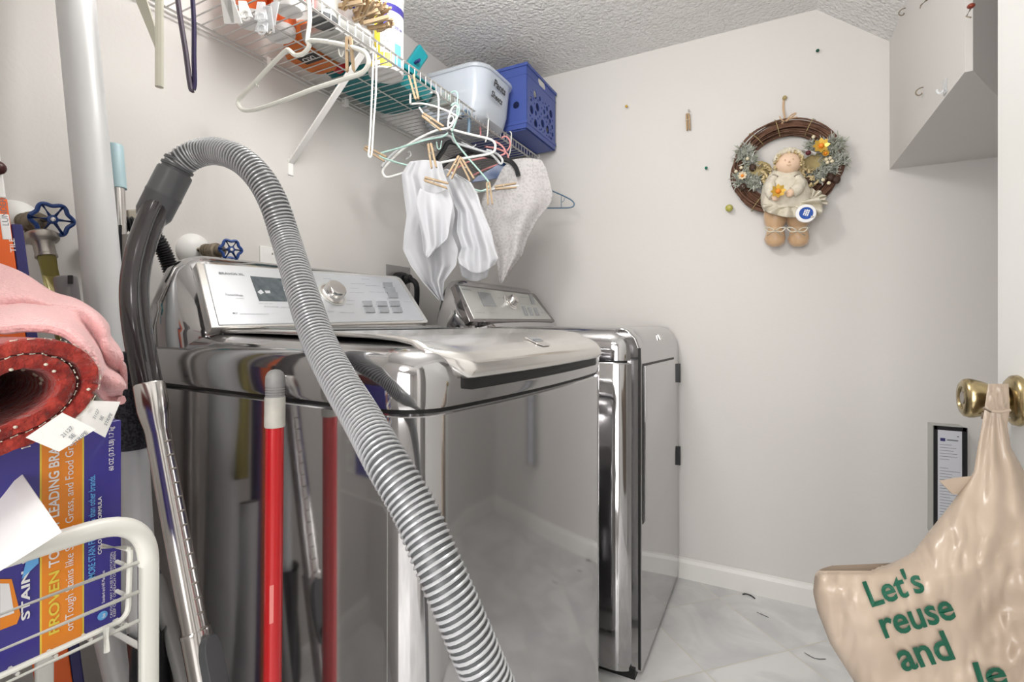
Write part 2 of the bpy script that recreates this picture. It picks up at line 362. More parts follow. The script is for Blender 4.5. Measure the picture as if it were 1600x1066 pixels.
# lid with a bowed lip that folds over the front
def lid(s, t):      # s across, t along the profile
    u = .045 + (WW-.090)*s
    e = min(s, 1-s); k = min(1, max(0, (e-.0)/.075)); k = k*k*(3-2*k)
    b = .022*(1-((u-WW/2)/(WW/2))**2)
    prof = [(.185,.984),(.30,.985),(.50,.983),(.58,.981),(.625,.978),(.655,.973),(.685,.965),(.706,.955),(.716,.945),(.719,.934),(.716,.927),(.708,.926)]
    x = t*(len(prof)-1); i = min(int(x), len(prof)-2); f_ = x-i; v = prof[i][0]*(1-f_)+prof[i+1][0]*f_; z = prof[i][1]*(1-f_)+prof[i+1][1]*f_
    vm = .655
    if v > vm: v = vm + (v-vm)*(.35+.65*k)
    if z < .965: z = .965 - (.965-z)*(.15+.85*k)
    return wf(u, v + b*max(0, (v-.4)/.3), z)
lm = MB().grid(lid, 44, 44)
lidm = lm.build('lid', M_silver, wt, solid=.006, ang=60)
MB().grid(lambda s, t: wf(.09+.45*s+.03*t*(1-2*s), .25+.17*t, .9895-.001*t), 2, 2).build('lid_window', M_disp, lidm, label='dark glass window in the lid')
# dark handle recess below the lid lip
def rec(s, t):
    u = .058 + (WW-.116)*s; e = min(s, 1-s); k = min(1, e/.06); k = k*k*(3-2*k); b = .022*(1-((u-WW/2)/(WW/2))**2)
    return wf(u, WD + b + .0035 - (1-k)*.02, .943 - (.030*k+.006)*t)
MB().grid(rec, 40, 3).build('handle_recess', M_gap, wt, solid=.004)
# console
def console(fr, W, v0, v1, zb, zt, lean, cheek, m, name, parent, bowc=.012, tw=.035, zoff=0):
    rings = []
    n = 26
    for i in range(n+1):
        s = i/n; e = min(s, 1-s)*W; k = min(1, e/cheek); k = math.sqrt(max(0, 1-(1-k)**2)); kk = .0+1*k
        zt_ = zb + (zt-zb)*(.35+.65*kk) + .0; bb = bowc*(1-(2*s-1)**2)
        u = W*s; f1 = v1 - (1-kk)*.05 + bb
        pr = [(v0, zb-.03), (v0+.006, zb+(zt_-zb)*.6), (v0+.018, zt_-.010), (v0+.030, zt_-.001), (v0+.030+tw*.6, zt_), (v0+.030+tw, zt_-.006), (v0+.036+tw, zt_-.014), (f1, zb+.004), (f1+.002, zb-.004), (f1, zb-.03)]
        rings.append([fr(u, v, z) for v, z in pr])
    return MB().loft(rings).build(name, m, parent, ang=50)
CB, CT = .985, 1.128
con = console(wf, WW, .012, .195, CB, 1.138, 0, .085, M_steel, 'console', wt)
def faceplane(fr, v0, v1, tw, zb, zt): # plane through the slanted face
    a = fr(0, v0+.036+tw, zt-.014); b = fr(0, v1, zb+.004); n = fr.U.cross(b-a).normalized()
    if n.z < 0: n = -n
    return a, n
fa, fn = faceplane(wf, .012, .195, .035, CB, 1.138)
fa = fa + fn*.0150
Fpx = lambda x, y, k=0.0: hit(x, y, fa, fn) + fn*k
pl = fillet([Fpx(318,411), Fpx(622,435), Fpx(664,501), Fpx(342,508)], [.02,.02,.008,.01])
MB().prism([p - fn*.02 for p in pl], fn*.02).build('control_panel', M_consf, con, bevel=.002)
pl2 = fillet([Fpx(307,409), Fpx(626,431), Fpx(671,503), Fpx(331,511)], [.025,.025,.01,.01])
MB().prism([p - fn*.024 for p in pl2], fn*.022).build('panel_rim', M_silver, con, bevel=.002)
def fpatch(fx, poly, k, name, m, par, th=.002, bev=0):
    q = [fx(x, y, k) for x, y in poly]; n = (fx(500,450,1)-fx(500,450,0))
    return MB().prism([p - n*th for p in q], n*th).build(name, m, par, smooth=False, bevel=bev)
fpatch(Fpx, [(391,432),(466,438),(485,472),(405,470)], .0012, 'display', M_disp, con)
fpatch(Fpx, [(402,457),(407,453),(412,458),(407,461)], .0016, 'display_light', M_consf, con); fpatch(Fpx, [(413,455),(421,455),(422,459),(415,459)], .0016, 'display_light', M_consf, con)
dc = Fpx(519,460)
MB().lathe([(.031,0),(.031,.003),(.028,.006),(.0255,.007),(.024,.024),(.021,.027),(0,.0275)], dc, fn, 36).build('dial', M_chrome, con)
MB().lathe([(.036,-.001),(.036,.0015),(.031,.002),(.0,.002)], dc, fn, 36).build('dial_ring', M_consg, con)
for cxx, cyy in ((573,475),(596,475),(616,475),(577,485),(599,485),(620,485),(605,446),(609,454),(613,462)):
    q = [(cxx-8,cyy-4),(cxx+7,cyy-4),(cxx+9,cyy+4),(cxx-6,cyy+4)]
    fpatch(Fpx, q, .003, 'button', M_btn, con, .003, .0006)
tm = MB()
def ftext(fx, s_, x0, y0, x1, y1, h, mb, bold=0):
    o = fx(x0, y0, .0007); xv = fx(x1, y1, .0007)-o; n = (fx(500,450,1)-fx(500,450,0)); yv = n.cross(xv).normalized()*h
    text(s_, o, xv, yv, mb, bold)
ftext(Fpx, 'BRAVOS XL', 343, 429, 382, 431, .0065, tm, .01); ftext(Fpx, 'PowerWash', 353, 462, 380, 464, .006, tm); ftext(Fpx, 'SYSTEM', 369, 467, 381, 467.6, .002, tm)
ftext(Fpx, 'MCT', 364, 491, 372, 491.3, .0045, tm, .02); ftext(Fpx, 'MAXIMUM CARE TECHNOLOGY', 375, 491.6, 420, 492, .0022, tm)
for (x, y, s_) in ((404,475,'wash  rinse  spin'),(413,480,'Sensing'),(440,481,'Lid Locked'),(505,436,'normal'),(548,444,'soil level'),(548,451,'heavy'),(546,458,'spin speed'),(542,470,'medium'),(541,476,'light'),(500,487,'cycle signal'),(532,489,'hold to lock'),(565,437,'temp'),(572,447,'ExtraRinse'),(578,457,'Fabric Softener'),(631,472,'Start')):
    ftext(Fpx, s_, x, y, x+22 if len(s_) > 6 else x+12, y+.6, .0024, tm)
tm.build('panel_lettering', M_ink, con, smooth=False)
# light grey trough strips in front of the console
for k, (vv, zz) in enumerate(((.205,.992),(.222,.990))):
    MB().tube([wf(.12,vv,zz-.002), wf(WW-.02,vv+.004,zz-.002)], .006, 8, flat=.7).build('hinge_strip', M_silver, wt)
# badge on the lid lip
def lidpt(px, py): 
    best = None
    for i in range(0, 101):
        for j in range(40, 81):
            p = lid(i/100, j/80); r_ = p-CAM; d_ = r_.dot(AX); x_ = HX+F*r_.dot(RT)/d_; y_ = HY-F*r_.z/d_
            e_ = (x_-px)**2+(y_-py)**2
            if best is None or e_ < best[0]: best = (e_, i/100, j/80, p)
    return best
_, bs, bt_, bp_ = lidpt(840, 537)
ln = (lid(bs+.01, bt_)-lid(bs-.01, bt_)).cross(lid(bs, bt_+.02)-lid(bs, bt_-.02)).normalized()
if ln.z < 0: ln = -ln
xu = wf.U; yu = ln.cross(xu).normalized(); 
if yu.z < 0: yu = -yu
bp_ = bp_ + ln*.0035
bd = [bp_+xu*a+yu*b*1.35 for a, b in ((-.020,.013),(.020,.013),(.020,-.006),(.012,-.014),(-.012,-.014),(-.020,-.006))]
badge = MB().prism(bd, ln*.002).build('badge', M_chrome, lidm, smooth=False, bevel=.0006)
bd2 = [bp_+ln*.0021+xu*a*.82+yu*b*1.05 for a, b in ((-.020,.013),(.020,.013),(.020,-.002),(-.020,-.002))]
MB().prism(bd2, ln*.0006).build('badge_inlay', M_btn, badge, smooth=False)
tb = MB(); text('MAYTAG', bp_+ln*.0032-xu*.014+yu*.001, xu*.028, yu*.006, tb, .02); tb.build('badge_lettering', M_ink, badge, smooth=False)
# ------------------------------------------------------------------ dryer
df = Fr((.20,1.372,0), 0); DW, DD = .655, .72
dt = thing('clothes_dryer', 'dark grey metallic clothes dryer, the farther machine, standing against the wreath wall', 'dryer', df(DW/2, DD/2, 0))
pd = lambda i=0: plan(DW, DD-.01, .075, .0, i)
MB().loft([ring(df, pd(), .02), ring(df, pd(), .884), ring(df, pd(.003), .888)]).build('cabinet', M_steel, dt)
MB().loft([ring(df, pd(.006), .886), ring(df, pd(.006), .898)]).build('seam_gasket', M_gap, dt)
MB().loft([ring(df, plan(DW, DD-.01, .08, 0, i), z) for i, z in ((0,.894),(0,.92),(.002,.94),(.008,.958),(.020,.974),(.035,.984),(.055,.988))]).build('top_shell', M_steel, dt)
MB().box((.215,1.39,.0), (.90,2.01,.03)).build('plinth', M_gap, dt, smooth=False)
# front panel: a raised face with a sloped top
fy0, fy1 = 1.395, 2.018; X1 = .917
prf = [(.885,.02),(X1,.02),(X1,.885),(X1-.004,.925),(X1-.016,.958),(X1-.04,.982),(X1-.06,.986),(.84,.98)]
MB().loft([[V((x, y, z)) for x, z in prf] for y in (fy0, fy1)]).build('front_panel', M_silver if False else M_steel, dt, bevel=.004)
XD = X1+.006
dpts = fillet([PXp(1009,572,XD), PXp(1055,561,XD), PXp(1056,700,XD), PXp(1040,770,XD), PXp(1009,815,XD)], [.01,.01,.03,.05,.01])
dcen = sum((q for q in dpts), V((0,0,0)))/len(dpts)
MB().prism([V((X1+.0012, dcen.y+(q.y-dcen.y)*1.035, dcen.z+(q.z-dcen.z)*1.025)) for q in dpts], (-.004,0,0)).build('door_gap', M_gap, dt, smooth=False)
MB().box((X1-.009, fy0-.002, .03), (X1-.002, fy0+.001, .93)).build('panel_gap', M_gap, dt, smooth=False)
ddoor = MB().prism(dpts, (-.012,0,0)).build('door', M_steel, dt, bevel=.002)
for yy in (583, 712): 
    q = PXp(1059, yy, X1); MB().box((X1-.01, q.y-.004, q.z-.036), (X1+.010, q.y+.006, q.z+.036)).build('hinge', M_black, dt, smooth=False, bevel=.001)
q = PXp(1026,518,X1-.02)
bdg = MB().obox(V((X1-.010,q.y,.953)), V((.002,0,.001)), V((0,.014,0)), V((-.004,0,.009))).build('badge', M_chrome, dt, smooth=False, bevel=.001)
dcon = console(df, DW-.03, .03, .225, .988, 1.150, 0, .07, M_steel, 'console', dt, tw=.05)
da, dn = faceplane(df, .03, .225, .05, .988, 1.150); da = da+dn*.0150
Dpx = lambda x, y, k=0.0: hit(x, y, da, dn) + dn*k
pl = fillet([Dpx(717,446), Dpx(832,461), Dpx(862,499), Dpx(741,498)], [.02,.02,.008,.01])
MB().prism([p - dn*.02 for p in pl], dn*.02).build('control_panel', M_consg, dcon, bevel=.002)
pl2 = fillet([Dpx(711,443), Dpx(836,458), Dpx(868,502), Dpx(735,502)], [.025,.02,.01,.01])
MB().prism([p - dn*.024 for p in pl2], dn*.022).build('panel_rim', M_side, dcon, bevel=.002)
fpatch(Dpx, [(746,456),(766,459),(776,479),(756,479)], .0012, 'display', M_btn, dcon)
dc = Dpx(797,473)
MB().lathe([(.034,-.001),(.034,.002),(.028,.004),(.0,.004)], dc, dn, 36).build('dial_ring', M_silver, dcon)
MB().lathe([(.026,0),(.026,.006),(.022,.008),(.019,.026),(.016,.029),(0,.0295)], dc, dn, 30).build('dial', M_chrome, dcon)
for (x, y, hh) in ((820,486,7),(829,487,6),(838,487,6),(831,468,8)):
    fpatch(Dpx, [(x-5,y-hh),(x,y-hh),(x+5,y+hh),(x,y+hh)], .002, 'button', M_btn, dcon, .002)
tm = MB(); ftext(Dpx, 'BRAVOS XL', 722, 453, 737, 454.5, .006, tm, .01)
for (x, y, s_) in ((744,489,'MCT'),(765,489,'damp dry  less  more'),(786,451,'heavy'),(778,466,'auto'),(805,455,'timed dry'),(812,465,'temperature'),(812,475,'dry level'),(845,489,'Start')): ftext(Dpx, s_, x, y, x+14, y+1, .003, tm)
tm.build('panel_lettering', M_ink, dcon, smooth=False)
# ------------------------------------------------------------------ floor debris
q = [PZp(1000+a/4.706, 850+b/4.706, .003) for a, b in ((755,372),(775,368),(800,374),(822,384),(845,402))]
tag(MB().tube(cr(q, 4), .0022, 8).build('dark_scrap', M_black), 'small curled black scrap lying on the floor by the baseboard', 'scrap')
for i, (pp, lb) in enumerate(((((1183,957),(1201,965)), 'short dark thread on the tiles below the curled scrap'), (((1257,1020),(1273,1029),(1290,1030)), 'bent dark thread on the tiles beside the plastic bag'))):
    tag(MB().tube(cr([PZp(*k, .0015) for k in pp], 3), .0011, 6).build('dark_thread', M_grey), lb, 'thread', 'dark threads on the tiles')
# ------------------------------------------------------------------ wire shelf on the left wall
ZD, ZL, XL = 1.722, 1.752, .305      # deck, top of the lip, front of the shelf
sf = thing('wire_shelf', 'white wire shelf running along the left wall, loaded with bottles and bins', 'shelf', (0,1.0,ZD))
dk_ = MB(); y = .30
while y < D-.005:
    dk_.tube([(.012,y,ZD+.003),(XL,y,ZD+.003)], .0018, 5, caps=False); y += .0262
dk_.build('wire_deck', M_wire, sf)
lp_ = MB(); lp_.tube([(XL,.28,ZD),(XL,D-.004,ZD)], .0036, 8); lp_.tube([(XL,.28,ZL),(XL,D-.004,ZL)], .0036, 8); y = .30
while y < D-.005:
    lp_.tube([(XL,y,ZD+.002),(XL,y,ZL)], .0019, 5, caps=False); y += .0262
lp_.build('front_lip', M_wire, sf)
for n_, x, z, r in (('middle_rail',.16,ZD,.0026),('back_rail',.012,ZD,.0034),('back_rail',.012,ZD-.012,.003)):
    MB().tube([(x,.28,z),(x,D-.004,z)], r, 8).build(n_, M_wire, sf)
for y in (.42, .90, 1.18, 1.66):
    MB().box((0,y-.008,ZD-.016),(.018,y+.008,ZD+.008)).build('wall_clip', M_wire, sf, smooth=False, bevel=.002)
b0 = PXp(455,255,.004); b1 = V((.285, b0.y+.005, ZD-.002))
def brace(b0, b1, par):
    ax = (b1-b0).normalized(); sd = V((0,1,0)); up = ax.cross(sd)
    m = MB(); pr = [(-.0085,0),(-.0085,.006),(-.007,.006),(-.007,.0015),(.007,.0015),(.007,.006),(.0085,.006),(.0085,0)]
    m.loft([[p + sd*a + up*b for a, b in pr] for p in (b0, b1)]); o = m.build('brace', M_wire, par, smooth=False)
    MB().box((.0,b0.y-.0085,b0.z-.035),(.003,b0.y+.0085,b0.z+.012)).build('brace_foot', M_wire, o, smooth=False, bevel=.001)
brace(b0, b1, sf)
MB().box((XL-.02,D-.006,ZD-.03),(XL+.006,D,ZD+.04)).build('end_bracket', M_wire, sf, smooth=False, bevel=.001)
# ------------------------------------------------------------------ crate at the far end of the shelf
cz0, cz1, cx0, cx1, cy0, cy1 = ZL+.0045, 2.014, .11, .395, 1.735, 2.022
ct = thing('milk_crate', 'blue plastic crate with round holes at the far end of the wire shelf', 'crate', ((cx0+cx1)/2,(cy0+cy1)/2,cz0))
def holed(fr_, holes, thick, outer):
    # plate with round holes by triangulated polygon fill
    bm = bmesh.new(); loops = [outer]+holes; es = []
    for lp in loops:
        vs = [bm.verts.new((x, y, 0)) for x, y in lp]
        for i in range(len(vs)): es.append(bm.edges.new((vs[i], vs[(i+1) % len(vs)])))
    bmesh.ops.triangle_fill(bm, use_beauty=True, use_dissolve=False, edges=es)
    bm.verts.index_update(); vs = [fr_(v.co.x, v.co.y) for v in bm.verts]; fs = [tuple(v.index for v in f.verts) for f in bm.faces]; bm.free()
    return MB().add(vs, fs)
def circ(x, y, r, n=16): return [(x+r*math.cos(2*PI*k/n), y+r*math.sin(2*PI*k/n)) for k in range(n)]
rr = random.Random(4); hs = []; L_, H_ = cy1-cy0, cz1-cz0
hd = [(.105,.232),(.115,.252),(.15,.258),(.172,.250),(.185,.232),(.172,.220),(.118,.220)]
for R_, cnt in ((.017,7),(.010,10),(.005,30)):
    t_ = 0; c_ = 0
    while c_ < cnt and t_ < 900:
        t_ += 1; x = rr.uniform(.03, L_-.03); z = rr.uniform(.035, H_-.085)
        if all(math.hypot(x-a, z-b) > R_+q+.006 for a, b, q in hs): hs.append((x, z, R_)); c_ += 1
holes = [circ(*h) for h in hs]+[hd]
rect = lambda a, b, c, d: [(a,b),(c,b),(c,d),(a,d)]
holed(lambda a, b: V((cx1, cy0+a, cz0+b)), holes, .003, rect(.004,.004,L_-.004,H_-.004)).build('front_wall', M_crate, ct, smooth=False, solid=.003)
holed(lambda a, b: V((cx0, cy0+a, cz0+b)), holes, .003, rect(.004,.004,L_-.004,H_-.004)).build('back_wall', M_crate, ct, smooth=False, solid=.003)
hs2 = [circ(.06+.06*i, .10+.055*((i*2) % 3), .014 if i % 2 else .009) for i in range(4)]
for nm, yy in (('side_wall', cy0), ('side_wall', cy1)):
    holed(lambda a, b: V((cx0+a, yy, cz0+b)), hs2, .003, rect(0,.004,cx1-cx0,H_-.004)).build(nm, M_crate, ct, smooth=False, solid=.003)
MB().box((cx0+.006,cy0+.006,cz0),(cx1-.006,cy1-.006,cz0+.006)).build('bottom', M_crate, ct, smooth=False, bevel=.001)
for z, e in ((cz1-.012,.006),(cz0+.022,.004),(cz1-.045,.003)):
    m = MB()
    for a, b in (((cx0-e,cy0-e),(cx1+e,cy0)),((cx0-e,cy1),(cx1+e,cy1+e)),((cx0-e,cy0),(cx0,cy1)),((cx1,cy0),(cx1+e,cy1))):
        m.box((a[0],a[1],z),(b[0],b[1],z+(.012 if e > .003 else .004)))
    m.build('rim', M_crate, ct, smooth=False, bevel=.0015)
for k, (x, z, s_) in enumerate(((.15,.10,.05),(.09,.06,.04),(.2,.05,.045))):
    tag(MB().ball((.25, cy0+x, cz0+.006+s_*.5), (s_*1.2, s_, s_*.5), 12, 6).build('cloth_bundle', (M_wprint, M_boxor, M_paper)[k]), ('white cloth bundle inside the blue crate','orange cloth bundle inside the blue crate','off-white cloth bundle at the far end inside the blue crate')[k], 'cloth')
# ------------------------------------------------------------------ clear tub with papers
tt = thing('storage_tub', 'cloudy clear plastic tub full of papers beside the blue crate on the wire shelf', 'tub', (.2,1.6,ZD+.006))
tc0 = V((.200, 1.600, ZD+.007)); 
def rrect(c, hx, hy, r, z, n=6):
    out = []
    for sx, sy, a0 in ((1,1,0),(-1,1,1),(-1,-1,2),(1,-1,3)):
        for k in range(n+1):
            a = (a0+k/n)*PI/2; out.append(V((c.x+sx*(hx-r)+r*math.cos(a), c.y+sy*(hy-r)+r*math.sin(a), c.z+z)))
    return out
hx, hy = .152, .125
MB().loft([rrect(tc0,hx*.72,hy*.82,.05,0), rrect(tc0,hx*.84,hy*.90,.06,.012), rrect(tc0,hx*.92,hy*.95,.06,.06), rrect(tc0,hx,hy,.065,.175), rrect(tc0,hx-.003,hy-.003,.065,.175), rrect(tc0,hx*.9,hy*.94,.06,.06), rrect(tc0,hx*.81,hy*.88,.055,.016)]).build('tub_body', M_frost, tt)
MB().loft([rrect(tc0,hx+.006,hy+.006,.068,.172), rrect(tc0,hx+.008,hy+.008,.068,.181), rrect(tc0,hx+.002,hy+.002,.066,.188), rrect(tc0,hx-.02,hy-.02,.055,.186)]).build('lid', M_frost, tt)
def onfront(a, b, z, s_, wl, hl):    # writing on the +x face
    wr = MB(); o = V((tc0.x+hx*.985+.004, tc0.y+a, tc0.z+z)); text(s_, o, V((0,wl,-.004)), V((.006,0,hl)), wr, .035); wr.build('handwriting', M_black, tt, smooth=False)
onfront(-.05,0,.125,'Pants',.085,.024); onfront(-.07,0,.08,'Sheets',.08,.02)
for k, (a, b, z, r_, mm_) in enumerate(((.02,-.05,.03,.1,M_paper),(-.03,.01,.05,-.3,M_cyan),(.05,.03,.07,.5,M_wprint),(.03,.06,.04,.2,M_wood),(-.01,-.02,.11,.0,M_wprint))):
    rot = Matrix.Rotation(r_, 3, 'Z'); 
    tag(MB().obox(tc0+V((a*.7,b*.7,z+.004*k)), rot@V((.068,0,0)), rot@V((0,.055,.0)), rot@V((0,.004,.008))).build('folded_paper', mm_, smooth=False, bevel=.001),
        ('off-white paper packet at the bottom of the clear tub','blue packet inside the clear tub','white packet in the middle of the clear tub','brown packet inside the clear tub','white packet on top of the stack in the clear tub')[k], 'paper packet')
# ------------------------------------------------------------------ teal tray and teal caddy end
def tub_shape(name, c, hx, hy, h, r, m, par=None, taper=.85, wall=.003):
    return MB().loft([rrect(c,hx*taper,hy*taper,r*.8,0), rrect(c,hx*(taper*.4+.6),hy*(taper*.4+.6),r,h*.5), rrect(c,hx,hy,r,h), rrect(c,hx+.005,hy+.005,r,h+.001), rrect(c,hx+.005,hy+.005,r,h-.004) , rrect(c,hx-wall,hy-wall,r,h), rrect(c,hx*taper,hy*taper,r*.8,wall)]).build(name, m, par)
tb_ = thing('teal_tray', 'teal plastic tray lying on the wire shelf left of the clear tub', 'tray', (.16,1.17,ZD+.006))
tub_shape('tray_body', V((.138,1.215,ZD+.0065)), .115, .150, .045, .05, M_teal, tb_)
h0 = P(628,128,1.60); h1 = P(655,88,1.66)
ax = (h1-h0); a1, a2 = frame(ax)
MB().obox((h0+h1)/2, ax*.72, a1*.010, a2*.024).build('tray_handle', M_teall, tb_, bevel=.006)
hp = P(652,96,1.625)
MB().obox(hp, ax.normalized()*.007, a1*.012, a2*.004).build('hang_hole', M_navy, tb_, smooth=False, bevel=.002)
tag(MB().box((.20,1.36,ZD+.006),(.29,1.40,ZD+.05)).build('grey_carton', M_consg, smooth=False, bevel=.003), 'small grey carton between the teal tray and the clear tub', 'carton')
tag(MB().loft([rrect(V((.225,.945,ZD+.0065)),.06,.07,.02,0), rrect(V((.225,.945,ZD+.0065)),.065,.075,.02,.03)]).build('grey_tin', M_consg), 'flat grey tin lying under the heap of clothespins', 'tin')
# ------------------------------------------------------------------ wipe canisters
def canister(c, r, h, band, label, txt):
    t = thing('wipes_canister', label, 'canister', c)
    c = V(c); b = MB().lathe([(r*.96,0),(r,.004),(r,h-.004),(r*.97,h),(0,h)], c, UP, 32).build('canister_body', M_wprint, t)
    MB().lathe([(r*1.03,h-.002),(r*1.04,h+.012),(r*.98,h+.022),(r*.5,h+.024),(0,h+.024)], c, UP, 32).build('lid', M_white, t)
    def cyl(a0, a1, z0, z1, m, nm, par=b, k=.0006):
        MB().grid(lambda s, q: c + V((math.cos(a0+(a1-a0)*s)*(r+k), math.sin(a0+(a1-a0)*s)*(r+k), z0+(z1-z0)*q)), 14, 2).build(nm, m, par)
    for q in band: cyl(*q)
    def ctext(s_, a0, a1, z0, z1, m):
        vs, fs, wd, ht = text_raw(s_, .01); MB().add([c + V((math.cos(a0+(a1-a0)*v.x/wd)*(r+.0012), math.sin(a0+(a1-a0)*v.x/wd)*(r+.0012), z0+(z1-z0)*v.y/ht)) for v in vs], fs).build('label_lettering', m, b, smooth=False)
    for q in txt: ctext(q[5], *q[:5])
    return t
R_ = math.radians
cp = P(603,60,1.46); c1 = (cp.x, cp.y, ZD+.006)
canister(c1, .0515, .21, [(R_(-86),R_(-66),.02,.20,M_yel,'label'),(R_(-112),R_(-70),.085,.15,M_cyan,'label_patch',None,.0009) if 0 else (R_(-136),R_(-88),.085,.155,M_cyan,'label_patch'),
   (R_(-66),R_(-30),.004,.042,M_yel,'label'),(R_(-136),R_(-86),.004,.06,M_yel,'label'),(R_(-20),R_(6),.012,.075,M_cyan,'label_patch'),(R_(-136),R_(30),.165,.185,M_blueprint,'label_band'),(R_(-62),R_(-42),.115,.16,M_blueprint,'label_patch'),(R_(-136),R_(-90),.070,.082,M_red,'label_patch')],
   'white and yellow wipes canister nearest the teal handle on the shelf', [(R_(-128),R_(-94),.10,.14,M_blueprint,'sol'),(R_(-62),R_(-30),.100,.106,M_ink,'Kills 99.9%'),(R_(-62),R_(-30),.086,.092,M_ink,'of germs'),(R_(-62),R_(-30),.072,.078,M_ink,'cold & flu'),(R_(-62),R_(-30),.058,.064,M_ink,'Bleach free'),(R_(-20),R_(10),.115,.128,M_blueprint,'brand new')])
cp = P(557,40,1.35); c2 = (cp.x, cp.y, ZD+.006)
canister(c2, .045, .21, [(R_(-75),R_(-50),.10,.13,M_blueprint,'label_patch'),(R_(-110),R_(30),.175,.195,M_cyan,'label_band')], 'plain white wipes canister half hidden behind the clothespin heap', [(R_(-72),R_(-54),.108,.122,M_wprint,'ly')])
# ------------------------------------------------------------------ bottles lying / standing at the near end of the shelf
def bottle(name, c, r, h, mb_, ml, mc, label, sq=1.0, tilt=0):
    t = thing(name, label, 'bottle', c); c = V(c)
    rot = Matrix.Rotation(tilt, 3, 'Y')
    def lt(prof, nm, m, par, k=1.0):
        return MB().loft([[c + rot@V((rr_*math.cos(2*PI*i/24), rr_*sq*math.sin(2*PI*i/24), hh)) for i in range(24)] for rr_, hh in prof]).build(nm, m, par)
    b = lt([(r*.86,0),(r,.006),(r,h*.62),(r*.92,h*.72),(r*.45,h*.84),(r*.38,h*.9)], 'bottle_body', mb_, t)
    lt([(r*1.012,h*.10),(r*1.015,h*.12),(r*1.015,h*.55),(r*1.0,h*.56)], 'wrap_label', ml, b)
    lt([(r*.44,h*.88),(r*.44,h*.99),(r*.3,h)], 'cap', mc, t); return t
for (px, py, r, h, a, b_, c_, lb, sq) in (
    (393,38,.040,.19,M_wprint,M_orange,M_orange,'white bottle with orange label nearest the wall end of the shelf',.75),
    (437,58,.043,.20,M_wprint,M_orange,M_wprint,'white bottle with orange and peach label behind the big white hanger',.8),
    (452,18,.036,.19,M_wprint,M_red,M_wprint,'white bottle with red label beside the shelf front lip',.9),
    (505,38,.034,.12,M_grey,M_consg,M_grey,'short grey jar on the shelf under the clothespins',1.0)):
    q = PZp(px, py, ZD+.006); bottle('cleaner_bottle', (q.x, q.y, ZD+.006), r, h, a, b_, c_, lb, sq)
q = PZp(487,98,ZD+.006); tg = thing('detergent_jug', 'orange jug with black label lying on the shelf above the support brace', 'jug', (q.x, q.y, ZD+.006))
cj = V((q.x, q.y, ZD+.0065))
jb = MB().loft([rrect(cj,.048,.060,.03,0), rrect(cj,.054,.067,.035,.012), rrect(cj,.054,.067,.035,.07), rrect(cj,.04,.055,.03,.085)]).build('jug_body', mat('jug_orange', (.62,.15,.03), .4, col2=(.70,.22,.05), noise=.2, nscale=20), tg)
MB().box((cj.x-.020,cj.y-.035,cj.z-.0006),(cj.x+.046,cj.y+.002,cj.z+.0008)).build('black_label', M_black, jb, smooth=False)
tx = MB(); text('OXI', V((cj.x-.012,cj.y-.027,cj.z-.0012)), V((.045,0,0)), V((0,.018,0)), tx, .02); tx.build('label_lettering', M_wprint, jb, smooth=False)
MB().lathe([(.026,0),(.026,.03),(.02,.034),(0,.034)], cj+V((.01,.066,.035)), (0,1,0), 20).build('cap', M_red, tg)
# ------------------------------------------------------------------ clothespins
def pin(c, ax, up, label, m=None, group='wooden clothespins', L=.072, op=.10):
    c = V(c); ax = V(ax).normalized(); sd = ax.cross(V(up)).normalized(); n = sd.cross(ax).normalized()
    t = thing('clothespin', label, 'clothespin', c, group); m = m or M_wood
    for s in (-1, 1):
        d = (ax + sd*s*op).normalized(); w_ = d.cross(n).normalized()*s
        o = c - ax*(L*.12) - sd*s*0.0
        pr = [(-L*.42, .0045),(-L*.40,.0008),(L*.55,.0008),(L*.6,.003),(L*.6,.0062),(L*.2,.0075),(-L*.36,.0075)]
        poly = [c + ax*a + sd*s*(b + max(0, a)*op) - n*.0042 for a, b in pr]
        MB().prism(poly, n*.0084).build('prong', m, t, smooth=False, bevel=.0008)
    MB().tube([c + n*(.0055*math.sin(k*.9)) + sd*(.0085*math.cos(k*.9)) - ax*(.001*(k-6)*.35) for k in range(0, 13)], .0007, 5).build('spring', M_nut, t)
    return t
rp = random.Random(11)
for k in range(30):
    px = rp.uniform(492, 572); py = -4 + (px-492)*.42 + rp.uniform(-6, 26); d = 1.30 + (px-500)*.0010 + rp.uniform(-.02,.02)
    c = P(px, py, d); c.x = max(c.x, XL-.012+rp.uniform(0,.02)); c.z = max(c.z, ZL+.012)
    a = rp.uniform(-.5, .5)
    pin(c, V((.9*math.cos(a), .9*math.sin(a), rp.uniform(-.15,.35))), V((rp.uniform(-.5,.5), rp.uniform(-.5,.5), 1)), 'wooden clothespin in the heap piled at the shelf lip by the canisters', M_wood if k % 3 else M_woodd, 'clothespins heaped at the shelf lip')
for px, py, ax in ((528,54,(.25,.6,-.55)),(534,58,(.35,.5,-.45)),(541,62,(.6,.45,-.15)),(550,60,(.8,.35,.15)),(557,56,(.85,.3,.3))):
    pin(P(px,py,1.34), ax, (0,.3,1), 'wooden clothespin clipped in the fan hanging off the shelf lip', M_woodd, 'clothespins fanned below the heap')
